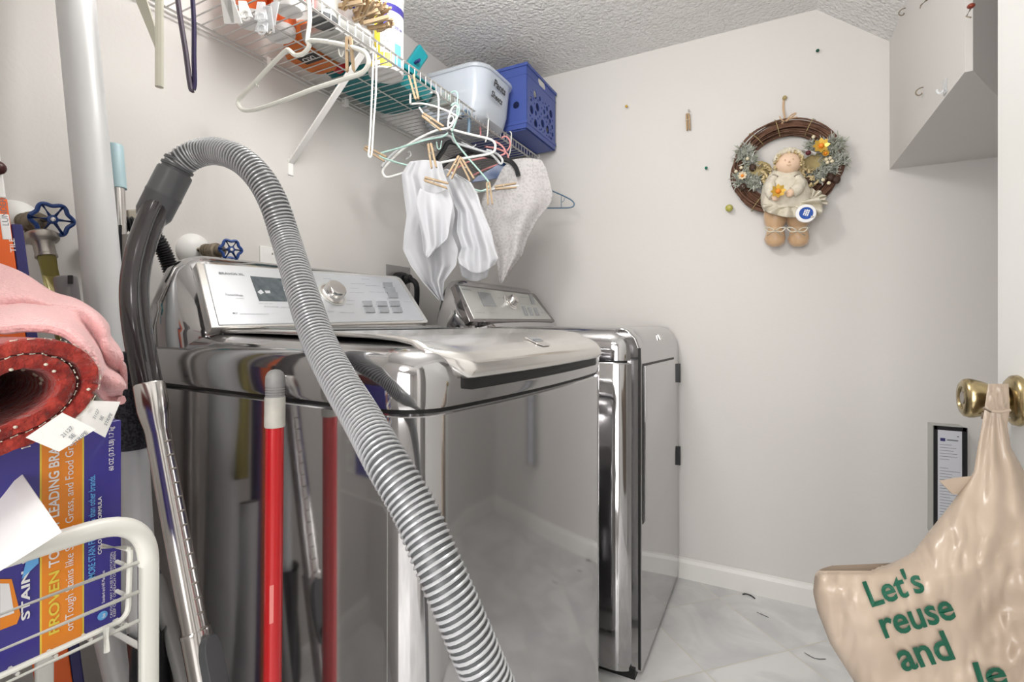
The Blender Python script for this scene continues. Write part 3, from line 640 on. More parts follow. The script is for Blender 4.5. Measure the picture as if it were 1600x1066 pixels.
# transparent clips hanging at the near end
for k, (px, py, dd) in enumerate(((357,6,.98),(380,8,1.0),(408,10,1.02),(418,20,1.02),(428,12,1.04),(412,28,1.03))):
    c = P(px, py, dd); t = thing('plastic_clip', ('white flat clip hanging nearest the purple hanger' , 'grey clip with round eye beside the flat white clip', 'clear blue clip topmost of the bunch on the lip','clear blue clip with metal ring in the bunch','clear blue clip rightmost of the bunch','clear blue clip lowest of the bunch')[k], 'clip', c, 'plastic clips on the shelf lip')
    a_ = V((math.sin(k*1.3)*.5, .3*math.cos(k*2), -1)).normalized(); mm_ = (M_white, M_white, M_clear, M_clear, M_clear, M_clear)[k]
    for s in (-1, 1):
        b_ = (a_ + RT*s*.12).normalized(); q0 = c + RT*s*.003
        MB().obox(q0+b_*.012, RT*(.011 if k == 0 else .0065), AX*.0012, b_*.024).build('clip_jaw', mm_, t, bevel=.001)
    if k: MB().tube([c + RT*.008*math.cos(j*PI/6) + UP*(.010*math.sin(j*PI/6)) + a_*.030 for j in range(12)], .0022, 6, closed=True).build('ring_eye', mm_ if k != 3 else M_nut, t)
# ------------------------------------------------------------------ hangers, traced in their own upright planes
def plane2(a, b): # upright plane through two plan points
    a = V((*a,0)); b = V((*b,0)); return a, (b-a).cross(UP).normalized()
def hanger(label, pl_, strokes, m, group='clothes hangers on the shelf lip', name='clothes_hanger'):
    p0, n = plane2(*pl_); t = None
    for i, (nm, pts, r, cl_) in enumerate(strokes):
        q = cr([hit(x, y, p0, n) for x, y in pts], 5, cl_)
        if t is None: t = thing(name, label, 'clothes hanger', q[0], group)
        MB().tube(q, r, 8, closed=cl_).build(nm, M_purpleg if nm == 'lower_bar' else m, t)
    return t
HP = ((.10,.752),(.50,.772))
hanger('large white tubular hanger in front of the orange jug', HP, [
   ('hook', [(463,-18),(474,-14),(482,0),(484,30),(481,55),(480,66)], .0046, False),
   ('frame', [(480,66),(483,72),(474,84),(461,86),(452,79),(446,80),(420,106),(392,136),(374,155),(373,165),(381,172),(400,171),(440,158),(490,139),(540,123),(565,114),(575,102),(575,90),(567,80),(540,71),(510,65),(488,63),(480,66)], .0049, False),
   ('strap_hook', [(404,118),(400,128),(401,134),(404,134)], .0016, False), ('strap_hook', [(529,76),(531,86),(535,88),(537,80)], .0016, False)], M_offwhite)
hanger('dark purple hanger hanging on end at the near end of the shelf', ((.285,.487),(.30,.512)), [
   ('frame', [(298,-40),(301,0),(303,40),(303,90),(304,128),(302,140)], .0040, False), ('lower_bar', [(302,141),(299,140),(296,125),(290,80),(282,30),(278,0),(274,-40)], .0044, False)], M_purple)
hanger('pale cloudy hanger strip left of the purple hanger', ((.10,.505),(.22,.470)), [
   ('frame', [(249,-30),(249,40),(249,100),(249,136)], .0056, False)], M_clearg)
q = [P(x, y, .90) for x, y in ((207,-10),(226,-10),(243,45),(249,75),(246,90),(240,70))]
tag(MB().prism(q, AX*.004).build('clothes_hanger', M_clearg, smooth=False, bevel=.001), 'translucent flat hanger arm slanting down beside the pale strip', 'clothes hanger')
hanger('white hanger seen edge-on beside the canister', ((.30,1.01),(.345,1.075)), [
   ('frame', [(584,70),(583,100),(581,150),(579,200),(577,228),(576,244),(580,244),(582,225),(584,190),(587,150),(588,100),(586,75)], .0026, False)], M_white)
H2 = ((.10,1.20),(.50,1.34))
hanger('white hanger with an arched skirt plate under the shelf lip', H2, [
   ('hook', [(625,128),(626,116),(633,112),(640,120),(641,145),(641,162)], .0036, False),
   ('frame', [(641,163),(660,162),(685,168),(713,181),(709,190),(703,199),(690,202),(676,196),(664,181),(655,168)], .0032, False),
   ('hook_second', [(672,146),(680,143),(685,152),(685,180),(684,192)], .003, False),
   ('eye_ring', [(700,188),(705,181),(709,186),(704,193)], .002, True)], M_white)
H3 = ((.12,1.235),(.50,1.47))
hanger('white tubular hanger carrying the nearest sheer cloth', H3, [
   ('frame', [(700,201),(730,209),(760,216),(771,221),(774,229),(769,239),(740,245),(700,252),(650,264),(612,276),(602,276),(598,268),(604,258),(622,240),(640,225),(665,211),(685,203),(700,201)], .0042, False),
   ('hook', [(700,201),(701,185),(706,170),(712,165),(718,170)], .0034, False)], M_white)
H3b = ((.12,1.27),(.50,1.52))
hanger('cloudy clear hanger with notched arms behind the white tubular one', H3b, [
   ('frame', [(596,262),(604,250),(625,232),(650,222),(690,212),(705,214),(712,223),(740,232),(765,240),(775,248),(782,256),(785,250),(776,240),(760,234)], .0042, False),
   ('notch', [(636,240),(640,236),(642,243),(634,249)], .002, False), ('clip_slot', [(720,222),(730,226),(738,230),(744,226)], .002, False)], M_clear)
H4 = ((.12,1.19),(.50,1.50))
hanger('mint green hanger with clothespins on its bottom bar', H4, [
   ('hook', [(704,166),(711,161),(717,166),(717,176),(712,190),(706,206)], .0030, False),
   ('frame', [(706,206),(712,222),(730,245),(750,268),(763,284),(764,291),(758,297),(747,298),(722,288),(692,275),(650,262),(620,254),(597,246),(594,241),(600,238),(625,231),(665,219),(690,214),(700,208)], .0031, False),
   ('strap_hook', [(682,220),(684,232),(688,232),(690,220)], .0018, False)], M_mint)
H5 = ((.12,1.40),(.52,1.62))
tbk = hanger('black padded suit hanger behind the mint hanger', H5, [
   ('hook', [(711,198),(706,190),(712,184),(722,186)], .0030, False),
   ('frame', [(682,250),(692,236),(702,222),(722,228),(750,240),(780,247),(797,252),(806,262),(810,275)], .0085, False)], M_blackh)
p0, n = plane2((.12,1.43),(.52,1.65))
tnv = tag(MB().prism([hit(x, y, p0, n) for x, y in ((736,285),(745,276),(770,262),(790,248),(800,252),(804,262),(797,272),(775,279),(752,283))], -n*.003).build('blue_hanger_plate', M_navyh, smooth=False, bevel=.001), 'glossy dark blue hanger hugging the black suit hanger', 'clothes hanger', 'clothes hangers on the shelf lip')
hanger('slate blue flat hook hanger in the middle of the cluster', ((.30,1.50),(.33,1.545)), [
   ('hook', [(722,182),(727,174),(732,178),(733,196),(732,210)], .0062, False)], M_bluegrey)
H6 = ((.12,1.52),(.52,1.68))
hanger('pink hanger with its hook by the slate blue one', H6, [
   ('hook', [(741,190),(746,187),(750,195),(751,212)], .0034, False),
   ('frame', [(751,212),(775,222),(786,230),(789,238),(782,243),(740,250),(715,262),(700,272)], .0036, False)], M_pink)
hanger('pink hanger farthest along the lip towards the crate', ((.14,1.62),(.52,1.76)), [
   ('hook', [(783,216),(790,213),(796,219),(797,228),(792,236)], .0034, False),
   ('frame', [(757,229),(775,232),(790,238),(794,246),(788,253),(757,265),(738,275)], .0036, False)], M_pink)
hanger('small white child hanger in front of the lace cloth', ((.20,1.40),(.56,1.70)), [
   ('frame', [(785,252),(803,260),(822,269),(834,276),(835,282),(829,287),(805,291),(763,297),(735,302)], .0032, False)], M_white)
hanger('slate blue child hanger sticking out past the lace cloth', ((.2,1.90),(.60,1.95)), [
   ('frame', [(845,290),(864,299),(880,306),(893,313),(897,319),(893,324),(875,325),(845,325)], .0030, False),
   ('hook', [(864,299),(856,290),(846,275),(838,256),(832,247)], .0026, False),
   ('strut', [(877,305),(877,325)], .0016, False), ('strap_hook', [(877,316),(881,314),(882,309)], .0012, False)], M_bluegrey)
# extra hooks over the lip
for k, (y, m, lb) in enumerate(((1.36,M_mint,'mint hook over the lip behind the clear tub corner'),(1.56,M_white,'white hook over the lip left of the crate'),(1.74,M_offwhite,'cream hook over the lip below the crate'))):
    c = V((XL+.004, y, ZL-.004))
    tag(MB().tube(cr([c+V(q) for q in ((-.016,0,-.012),(-.014,0,.008),(.002,0,.016),(.016,.0,.006),(.016,0,-.02),(.012,.002,-.06),(.002,.004,-.085))], 5), .0026, 8).build('hanger_hook', m), lb, 'hanger hook')
# flat dark hangers under the lip giving the dark tangle
hanger('black flat hanger deepest in the tangle', ((.05,1.50),(.40,1.60)), [('frame', [(690,262),(704,250),(735,238),(765,240),(778,246)], .007, False)], M_blackh)
# loose pins on the hangers
for px, py, d, ax, lb in ((583,238,1.50,RT*1+UP*-.55,'clothespin biting the left tip of the mint hanger'),(673,188,1.47,RT*1+UP*-.7,'clothespin on the arched skirt plate hanger'),(674,240,1.44,RT*.18+UP*-1,'clothespin gripping the top of the nearest sheer cloth'),(727,262,1.5,RT*.55+UP*-1,'slanted clothespin right of the middle on the mint hanger'),(712,258,1.5,RT*-.5+UP*-1,'slanted clothespin left of the middle on the mint hanger'),(678,284,1.46,RT*1+UP*-.3,'clothespin lying along the mint bottom bar'),(764,299,1.60,RT*.1+UP*-1,'clothespin at the top left corner of the lace cloth'),(787,292,1.66,RT*1+UP*.12,'clothespin lying on the child hanger bar'),(546,80,1.045,RT*.05+UP*-1,'brown clothespin hanging behind the large white hanger'),(648,140,1.43,RT*-.25+UP*1,'clothespin upright at the lip beside the arched hanger')):
    pin(P(px, py, d), ax, -AX, lb, M_wood, 'clothespins clipped on the hangers', op=.08)
# ------------------------------------------------------------------ hanging cloths
def cloth(name, rows, d0, amp, waves, m, label, seed=0, nv=60, nu=48, dl=0.0, hem=True, group=None):
    rs = random.Random(seed); ph = [rs.uniform(0, 6) for _ in range(6)]; a_ = [rs.uniform(.4, 1) for _ in range(6)]
    ys = [r[0] for r in rows]
    def fn(s, t):
        x = t*(len(rows)-1); i = min(int(x), len(rows)-2); f_ = x-i; f_ = f_
        y0, xl, xr, sg = [rows[i][k]*(1-f_)+rows[i+1][k]*f_ for k in range(4)]
        px = xl + (xr-xl)*s; py = y0 + sg*math.sin(PI*s)
        d = d0 + dl*t
        for k in range(3): d += amp*a_[k]*math.sin(waves*(k*.7+.6)*s*2*PI + ph[k] + t*(1.5+k)*(1 if k % 2 else -1))*(.35+.65*math.sin(min(1, t*1.3)*PI*.5))/(1+k*.5)
        return P(px, py, d)
    o = MB().grid(fn, nu, nv).build(name, m, None, ang=180, solid=.0012)
    tag(o, label, 'cloth', group)
    if hem:
        q = [fn(s/nu, 1) for s in range(nu+1)]
        h = MB().tube(q, .0016, 6).build('hem', m); h.parent = o; 
        h2 = MB().tube([fn(0, t/nv) for t in range(nv+1)], .0013, 6).build('hem', m); h2.parent = o
    return fn
cloth('sheer_cloth', [(253,640,690,-3),(272,628,694,2),(300,631,706,0),(337,636,711,0),(365,632,706,0),(390,630,716,0),(415,642,713,0),(440,660,694,0),(458,676,692,0),(469,686,693,0)], 1.53, .020, 2.0, M_sheer, 'long sheer white cloth hanging nearest, its tip touching the dryer console', 3)
cloth('sheer_cloth', [(294,656,700,8),(318,650,708,6),(345,655,704,10),(372,660,700,14),(392,662,676,10)], 1.475, .014, 1.3, M_sheer, 'front flap of sheer white cloth folded over the longest one', 5, nv=30)
cloth('sheer_cloth', [(266,692,702,-2),(285,694,736,-4),(305,702,747,0),(330,716,754,0),(362,714,768,0),(387,722,773,0),(403,715,779,6),(412,718,774,14)], 1.56, .020, 1.4, M_sheer, 'sheer white cloth with a curved hem, right of the longest one', 8)
cloth('sheer_cloth', [(300,700,745,0),(350,704,762,0),(400,714,768,0),(431,722,762,8)], 1.63, .01, 1.5, M_sheer, 'sheer white cloth layer showing below the curved hem', 9, nv=30)
cloth('lace_cloth', [(250,800,846,-3),(262,786,853,0),(290,772,861,0),(304,756,864,0),(318,753,861,0),(342,757,841,0),(372,766,824,0),(398,774,816,0),(420,778,800,0),(442,781,786,0)], 1.78, .016, 1.0, M_lace, 'white lace cloth hanging farthest, beside the slate blue child hanger', 12)
q = PXp(700,0,0)
# ------------------------------------------------------------------ far wall: wreath with a doll
from mathutils import noise
W = lambda x, y, k=.0: PYp(x, y, D-k)
px1 = .00232
wrt = thing('grapevine_wreath', 'brown grapevine wreath with a cloth angel doll hanging on the far wall', 'wreath', W(1226,262,.02))
rv = random.Random(21)
wc = W(1226,262,.025); RX, RZ = 66*px1, 62*px1
vm = MB()
for k in range(34):
    a0 = rv.uniform(0, 6.28); ph = rv.uniform(0, 6.28); sp = rv.uniform(-.026,.026); dp = rv.uniform(-.020,.018); f1 = rv.choice((1,2,3)); pts = []
    for j in range(48):
        a = 2*PI*j/48; s_ = 1 + (sp + .007*math.sin(f1*a+ph))/RX; fl = 1 - .10*max(0, math.cos(a+.6))
        pts.append(wc + V((math.cos(a)*RX*s_, -.0 + dp + .007*math.cos(f1*a+ph), math.sin(a)*RZ*s_)))
    vm.tube(pts, rv.uniform(.0022,.0038), 6, closed=True)
vm.build('vine_ring', M_vine, wrt)
tie = MB()
for a in (100, 128, 62, 235):
    a = math.radians(a); c = wc + V((math.cos(a)*RX, 0, math.sin(a)*RZ)); u_ = V((math.cos(a),0,math.sin(a)))
    tie.tube([c + u_*.034*math.cos(t*.6283) + V((0,-.03,0))*math.sin(t*.6283) + V((.004,0,.003))*t*.3 for t in range(10)], .0012, 5, closed=True)
tie.build('binding_twine', M_straw, wrt)
MB().tube(cr([W(1225,152,.004), W(1224,170,.006), W(1226,185,.03), W(1222,193,.045)], 5), .0035, 7).build('hanging_cord', M_satin, wrt)
b = MB().ball(W(1226,153,.006), .008, 10, 6); b.build('cord_knot', M_straw, wrt)
bow = MB()
for q in ([(1228,190),(1236,180),(1244,177),(1236,184),(1228,190)], [(1226,191),(1220,186),(1218,182)], [(1226,190),(1232,186),(1246,183)]): bow.tube(cr([W(x,y,.052) for x, y in q], 4), .0034, 6, flat=.6)
bow.build('raffia_bow', M_satin, wrt)
def sprig(c, n, L, seed, m=M_leaf, name='frosted_greenery'):
    r_ = random.Random(seed); mm = MB()
    for k in range(n):
        d = V((r_.gauss(0,1), -abs(r_.gauss(.3,.7)), r_.gauss(0,1))).normalized(); p = c + V((r_.uniform(-1,1)*L*.45, 0, r_.uniform(-1,1)*L*.45)); p.y = min(p.y, D-.012)
        e = p + d*L*r_.uniform(.4,.9); e.y = min(e.y, D-.004); mm.tube([p, (p+e)/2 + V((0,0,r_.uniform(-.002,.002))), e], [.0016,.0022,.0006], 5)
    return mm.build(name, m, wrt)
GL = [(1163,240,150,.040),(1172,252,110,.034),(1160,280,150,.042),(1182,284,100,.034),(1292,232,130,.044),(1306,228,90,.040),(1296,262,140,.040),(1277,275,90,.032),(1268,228,70,.028),(1314,250,80,.034)]
M_leaf2 = mat('silver_tinsel', (.55,.56,.52), .35, .3)
for k, (x, y, n, L_) in enumerate(GL):
    sprig(W(x,y,.045), n, L_, k); sprig(W(x,y,.05), n//3, L_*1.1, k+50, M_leaf2, 'silver_tinsel')
for k, (x, y) in enumerate(((1150,268),(1158,262),(1291,249),(1297,247),(1293,254),(1300,252),(1271,214),(1286,281),(1295,286),(1168,248),(1157,272))):
    MB().ball(W(x,y,.068), .0062, 10, 6).build('cream_berry', M_berry, wrt)
for x, y in ((1161,292),(1262,283),(1298,277),(1307,281),(1176,262)): 
    c = W(x,y,.058); MB().ball(c, (.012,.010,.014), 10, 8).build('pine_cone', M_leafd, wrt)
def flower(x, y, r, k, par):
    c = W(x,y,k); m = MB()
    for j in range(8):
        a = j*PI/4; u_ = V((math.cos(a),0,math.sin(a))); v_ = V((-math.sin(a),0,math.cos(a)))
        m.prism([c+u_*r*.2, c+u_*r*.6+v_*r*.33+V((0,-.004,0)), c+u_*r+V((0,-.008,0)), c+u_*r*.6-v_*r*.33+V((0,-.004,0))], V((0,-.0012,0)))
    f = m.build('gold_flower', M_gold, par, smooth=False); MB().ball(c+V((0,-.004,0)), r*.33, 10, 6).build('flower_center', M_boxor, f); return f
flower(1283,228,.026,.075,wrt); flower(1160,275,.016,.075,wrt).data.materials[0] = M_berry
flower(1290,240,.012,.078,wrt)
# doll
dl = MB()
prof = [(268,15,.03),(276,23,.05),(290,31,.07),(305,35,.085),(318,36,.085),(330,33,.07)]
rings = []
for i, (y, hw, dep) in enumerate(prof):
    cx_ = 1225 + (y-268)*.02; rg = []
    for j in range(28):
        a = 2*PI*j/28; rr_ = 1+.06*math.sin(6*a+i)
        c = W(cx_, y, .04); rg.append(c + V((math.cos(a)*hw*px1*.9*rr_, math.sin(a)*dep*.55*rr_-.03, 0)))
    rings.append(rg)
doll = MB().loft(rings).build('doll', M_cream, wrt, label='cream cloth angel doll tied to the wreath')
hc = W(1232,256,.085)
MB().ball(hc, (.040,.036,.036), 24, 16).build('head', M_skin, doll)
face = MB()
for sx in (-.011,.013): face.ball(hc+V((sx,-.036,.004)), (.0018,.0012,.0026), 8, 6)
face.tube(cr([hc+V((-.006,-.0370,-.013)), hc+V((0,-.0368,-.016)), hc+V((.006,-.0370,-.013))], 4), .0009, 5)
face.ball(hc+V((.001,-.038,-.004)), .003, 8, 6)
face.build('face_features', M_satin, doll)
hm = MB(); rh = random.Random(5)
for k in range(70):
    a = rh.uniform(-.35, PI+.35); c = hc + V((math.cos(a)*.040, rh.uniform(-.02,.02), math.sin(a)*.036)); hm.tube([c + V((rh.uniform(-.006,.006), rh.uniform(-.006,.004), rh.uniform(-.006,.006))) for _ in range(4)], .0035, 6)
for k in range(60):
    c = W(rh.choice((1203,1262))+rh.uniform(-15,15), rh.uniform(258,290), .060); hm.tube([c + V((rh.uniform(-.01,.01), rh.uniform(-.006,.004), rh.uniform(-.008,.008))) for _ in range(4)], .004, 6)
hm.build('hair', M_hair, doll)
bon = MB()
for k in range(22):
    a = PI*.12 + PI*.76*k/21; bon.ball(hc + V((math.cos(a)*.042, -.008, math.sin(a)*.044)), (.010,.014,.009+.003*math.sin(k*2.1)), 8, 6)
bon.build('bonnet', M_cream, doll)
for x, y, a in ((1187,264,.3),(1272,254,-.2)):
    c = W(x,y,.045); rot = Matrix.Rotation(a, 3, 'Y'); MB().ball(c, (.040,.008,.028), 16, 8, rot).build('straw_wing', M_straw, doll)
MB().tube([W(1243,239,.06),W(1256,236,.065),W(1275,241,.065)], [.012,.017,.016], 10, flat=.3).build('ribbon', M_wprint, wrt); MB().ball(W(1263,239,.085), .0085, 12, 8).build('maroon_button', mat('maroon', (.09,.01,.015), .4), wrt)
sl = MB()
sl.tube(cr([W(1212,276,.09),W(1204,288,.10),W(1205,300,.115),W(1210,306,.12)], 4), [.014]*4+[.019]*4+[.020]*4+[.014], 12)
sl.build('sleeve', M_cream, doll)
MB().tube(cr([W(1244,276,.09),W(1250,286,.10),W(1245,296,.115),W(1237,301,.12)], 4), [.014]*4+[.019]*4+[.020]*4+[.014], 12).build('sleeve', M_cream, doll)
for x, y in ((1212,308),(1234,302)): MB().ball(W(x,y,.13), (.013,.012,.014), 12, 8).build('hand', M_skin, doll)
flower(1216,299,.024,.150,wrt)
def skirt(s, t):
    a = PI*(1.05 - 1.25*s); x = 1232 + math.cos(a)*(14+26*t) + (14*t if s > .5 else 0); y = 306 - math.sin(a)*0 + 12 + (22*t)*math.sin(PI*s*.9+.1) - (16*t if s > .72 else 0)*(s-.72)*3.4
    return W(x, y, .095+.02*math.sin(s*34)*t+.02*t*math.sin(PI*s))
MB().grid(skirt, 60, 8).build('skirt_ruffle', M_cream, doll, solid=.003)
def fan(s, t): 
    a = -.25+2.2*s; r_ = 6+20*t+2*math.sin(s*26)*t; return W(1266+math.cos(a)*r_, 312-math.sin(a)*r_*.75+3, .075+.010*math.sin(s*38)*t)
MB().grid(fan, 60, 6).build('lace_fan', M_cream, doll, solid=.003)
for cx_ in (1211, 1246):
    lg = MB().loft([[W(cx_+ (0 if cx_ < 1230 else (y-325)*.02), y, .0) + V((math.cos(a)*hw*px1*(1+.05*math.sin(5*a+y)), -.045+math.sin(a)*hw*px1*.8, 0)) for a in [2*PI*j/22 for j in range(22)]] for y, hw in ((322,12),(328,15.5),(340,16.5),(352,15),(358,11),(362,10),(366,12.5),(376,14.5),(384,12),(388,6))]).build('leg', M_satin, doll)
    bm_ = MB()
    for sg in (-1, 1): bm_.tube(cr([W(cx_,361,.10),W(cx_+sg*8,356,.105),W(cx_+sg*16,356,.10),W(cx_+sg*10,362,.10),W(cx_,361,.10)], 3), .0032, 6, flat=.6); bm_.tube([W(cx_,361,.10),W(cx_+sg*12,368,.095)], .003, 6, flat=.6)
    bm_.build('ankle_bow', M_cream, lg)
bdc = W(1259,334,.125)
bg_ = MB().lathe([(0,0),(.029,0),(.031,.003),(.029,.006),(0,.007)], bdc, (.1,-1,.05), 32).build('pin_badge', M_wprint, wrt)
bax = V((.1,-1,.05)).normalized()
MB().lathe([(0,0),(.0205,0),(.0205,.0006),(0,.0006)], bdc+bax*.0072, bax, 28).build('badge_print', mat('badge_blue', (.01,.07,.36), .35), bg_)
lt_ = MB(); e1 = V((.35,0,1)).normalized(); e2 = bax.cross(e1).normalized()
text('I ROCK', bdc+bax*.0085-e1*.013+e2*.009, e1*.026, -e2*.016, lt_, .01) if 0 else [lt_.box((0,0,0),(0,0,0))]
lt_ = MB()
for k in range(3): lt_.obox(bdc+bax*.0083+e2*(.006-.006*k)+e1*.001*k, e1*(.012-.002*abs(k-1)), e2*.0014, bax*.0002)
for k in range(4): lt_.obox(bdc+bax*.0083+e1*(-.009+.006*k), e1*.0012, e2*.008, bax*.0002)
lt_.build('badge_mark', M_wprint, bg_, smooth=False)
# pins, hooks and small fixings on the walls
def pushpin(x, y, r, m, label):
    t = thing('push_pin', label, 'push pin', W(x,y,0)); c = W(x,y,0)
    MB().tube([c, c+V((0,-.008-r*.5,0))], .0008, 6).build('needle', M_nut, t); MB().ball(c+V((0,-.008-r,0)), r, 16, 10).build('pin_head', m, t)
pushpin(1140,327,.0135,mat('yellow_green_ball', (.38,.36,.04), .35, col2=(.55,.52,.2), noise=.2, nscale=60),'yellow-green ball pin in the wall left below the wreath')
pushpin(980,168,.0055,M_gold,'small gold pin in the wall between crate and wooden clothespin')
pushpin(1104,264,.0055,mat('green_pin', (0,.16,.10), .3),'small green pin in the wall left of the wreath')
pushpin(1277,82,.0055,M_green,'small green pin in the wall high above the wreath')
cpn = W(1075,188,.012); pin(cpn, V((.04,0,-1)), V((0,-1,0)), 'lone clothespin pinned to the far wall left of the wreath', M_woodd, 'clothespins clipped on the hangers', L=.066, op=.03)
tag(MB().ball(W(1076,174,.010), .0055, 10, 6).build('pin_head', M_nut) if 0 else MB().tube([W(1076,172,0),W(1076,173,.014)], .0035, 8).build('grey_nail', M_nut), 'grey nail holding the lone clothespin on the far wall', 'nail')
def cuphook(px, py, label, r=.009):
    c = PXp(px, py, XR); t = MB().tube(cr([c+V(q)*.62 for q in ((0,-.0,.004),(-.010,0,.004),(-.022,0,-.004),(-.026,0,-.016),(-.018,0,-.026),(-.008,0,-.024),(-.006,0,-.018))], 4), .0016, 7).build('cup_hook', M_pipe)
    tag(t, label, 'hook'); 
cuphook(1443,138,'bronze cup hook on the right wall left of the clear hook'); cuphook(1415,14,'bronze cup hook high on the right wall by the ceiling corner')
c = PXp(1450,-2,XR); tag(MB().tube([c, c+V((-.014,0,-.012)), c+V((-.016,0,-.02))], [.003,.002,.001], 8).build('wall_screw', M_pipe), 'bronze screw at the very top of the right wall', 'screw')
c = PXp(1528,7,XR); kk = thing('brown_hook', 'reddish brown painted hook at the top right of the right wall', 'hook', c)
MB().ball(c+V((-.010,0,0)), (.006,.011,.005), 12, 8, Matrix.Rotation(.4,3,'X')).build('hook_plate', mat('red_brown', (.22,.03,.01), .35), kk); MB().tube([c+V((-.01,.002,-.004)),c+V((-.016,.004,-.016)),c+V((-.010,.0,-.022))], .0014, 6).build('hook_tip', M_pipe, kk)
c = PXp(1478,140,XR); ch = thing('clear_hook', 'transparent adhesive hook on the right wall beside the slanting edge', 'hook', c)
MB().box((c.x-.003,c.y-.010,c.z-.010),(c.x,c.y+.010,c.z+.022)).build('hook_base', M_clear, ch, bevel=.002); MB().tube(cr([c+V(q) for q in ((-.003,0,0),(-.010,0,-.006),(-.014,.0,-.004),(-.016,0,.003))], 4), .0026, 8).build('hook_tip', M_clear, ch)
# black framed paper holder on the far wall
yb = D-.070
fr_ = [PYp(1459,666,yb), PYp(1510,671,yb)]; x0, x1, z1_ = fr_[0].x, fr_[1].x, fr_[0].z; z0_ = PYp(1459,815,yb).z-.05
ph_ = thing('paper_holder', 'black-edged upright paper holder on the far wall behind the plastic bag', 'paper holder', (x0, D, z0_))
MB().box((x0,yb,z0_),(x1,D-.0005,z1_)).build('holder_box', M_consg, ph_, smooth=False, bevel=.001)
MB().box((x0-.001,yb-.003,z0_),(x0+.009,yb+.004,z1_+.002)).build('edge_strip', M_black, ph_, smooth=False, bevel=.0008)
MB().box((x1-.010,yb-.003,z0_),(x1+.002,yb+.004,z1_+.002)).build('edge_strip', M_black, ph_, smooth=False, bevel=.0008)
MB().box((x0,yb-.003,z1_-.010),(x1,yb+.004,z1_+.002)).build('edge_strip', M_black, ph_, smooth=False, bevel=.0008)
pp_ = MB().box((x0+.009,yb-.0025,z0_+.01),(x1-.011,yb-.0005,z1_-.010)).build('printed_sheet', mat('cool_paper', (.60,.61,.66), .5), ph_, smooth=False)
tx = MB(); rl = random.Random(3)
for k in range(26):
    zz = z1_-.055-k*.009
    if k in (6, 7, 13): continue
    tx.box((x0+.014,yb-.0030,zz),(x0+.014+rl.uniform(.02,.055),yb-.0026,zz+.0012))
tx.box((x0+.055,yb-.0030,z1_-.028),(x1-.018,yb-.0026,z1_-.025))
tx.build('small_print', M_btn, pp_, smooth=False)
MB().box((x0+.015,yb-.0032,z1_-.044),(x0+.027,yb-.0026,z1_-.034)).build('sheet_logo', M_navy, pp_, smooth=False, bevel=.001)
MB().box((x0+.031,yb-.0031,z1_-.041),(x1-.020,yb-.0026,z1_-.037)).build('sheet_heading', M_ink, pp_, smooth=False)
# ------------------------------------------------------------------ left wall: switch plate, outlet, valves, drain hose
q0, q1 = PXp(405,384,0), PXp(434,412,0)
sp = thing('blank_wall_plate', 'white wall plate above the washer, partly behind the grey hose', 'wall plate', (0,q0.y,q0.z))
MB().box((0,q0.y,q0.z-.075),(.005,q0.y+.075,q0.z)).build('plate', M_white, sp, smooth=False, bevel=.0015)
for dz in (-.018,-.058): MB().lathe([(0,0),(.003,0),(.0025,.001),(0,.001)], (.005,q0.y+.037,q0.z+dz), (1,0,0), 12).build('plate_screw', M_nut, sp)
q0, q1 = PXp(603,413,0), PXp(640,446,0); y0, y1 = q0.y, q1.y
op_ = thing('dryer_outlet', 'steel outlet plate behind the washer console with black plug', 'outlet', (0,y0,q0.z))
MB().box((0,y0,q0.z-.13),(.004,y1,q0.z)).build('steel_plate', mat('outlet_steel', (.34,.34,.34), .4, .7), op_, smooth=False, bevel=.0015)
pc = PXp(629,436,.03); 
MB().lathe([(.026,-.03),(.026,.0),(.022,.012),(.014,.014),(.014,.022),(.018,.024),(.015,.036),(0,.04)], pc, (1,0,0), 24).build('power_plug', M_black, op_)
MB().tube(cr([pc+V((.03,0,0)), pc+V((.055,.01,-.02)), pc+V((.05,.02,-.08)), pc+V((.03,.03,-.2))], 5), .010, 10).build('power_cord', M_black, op_)
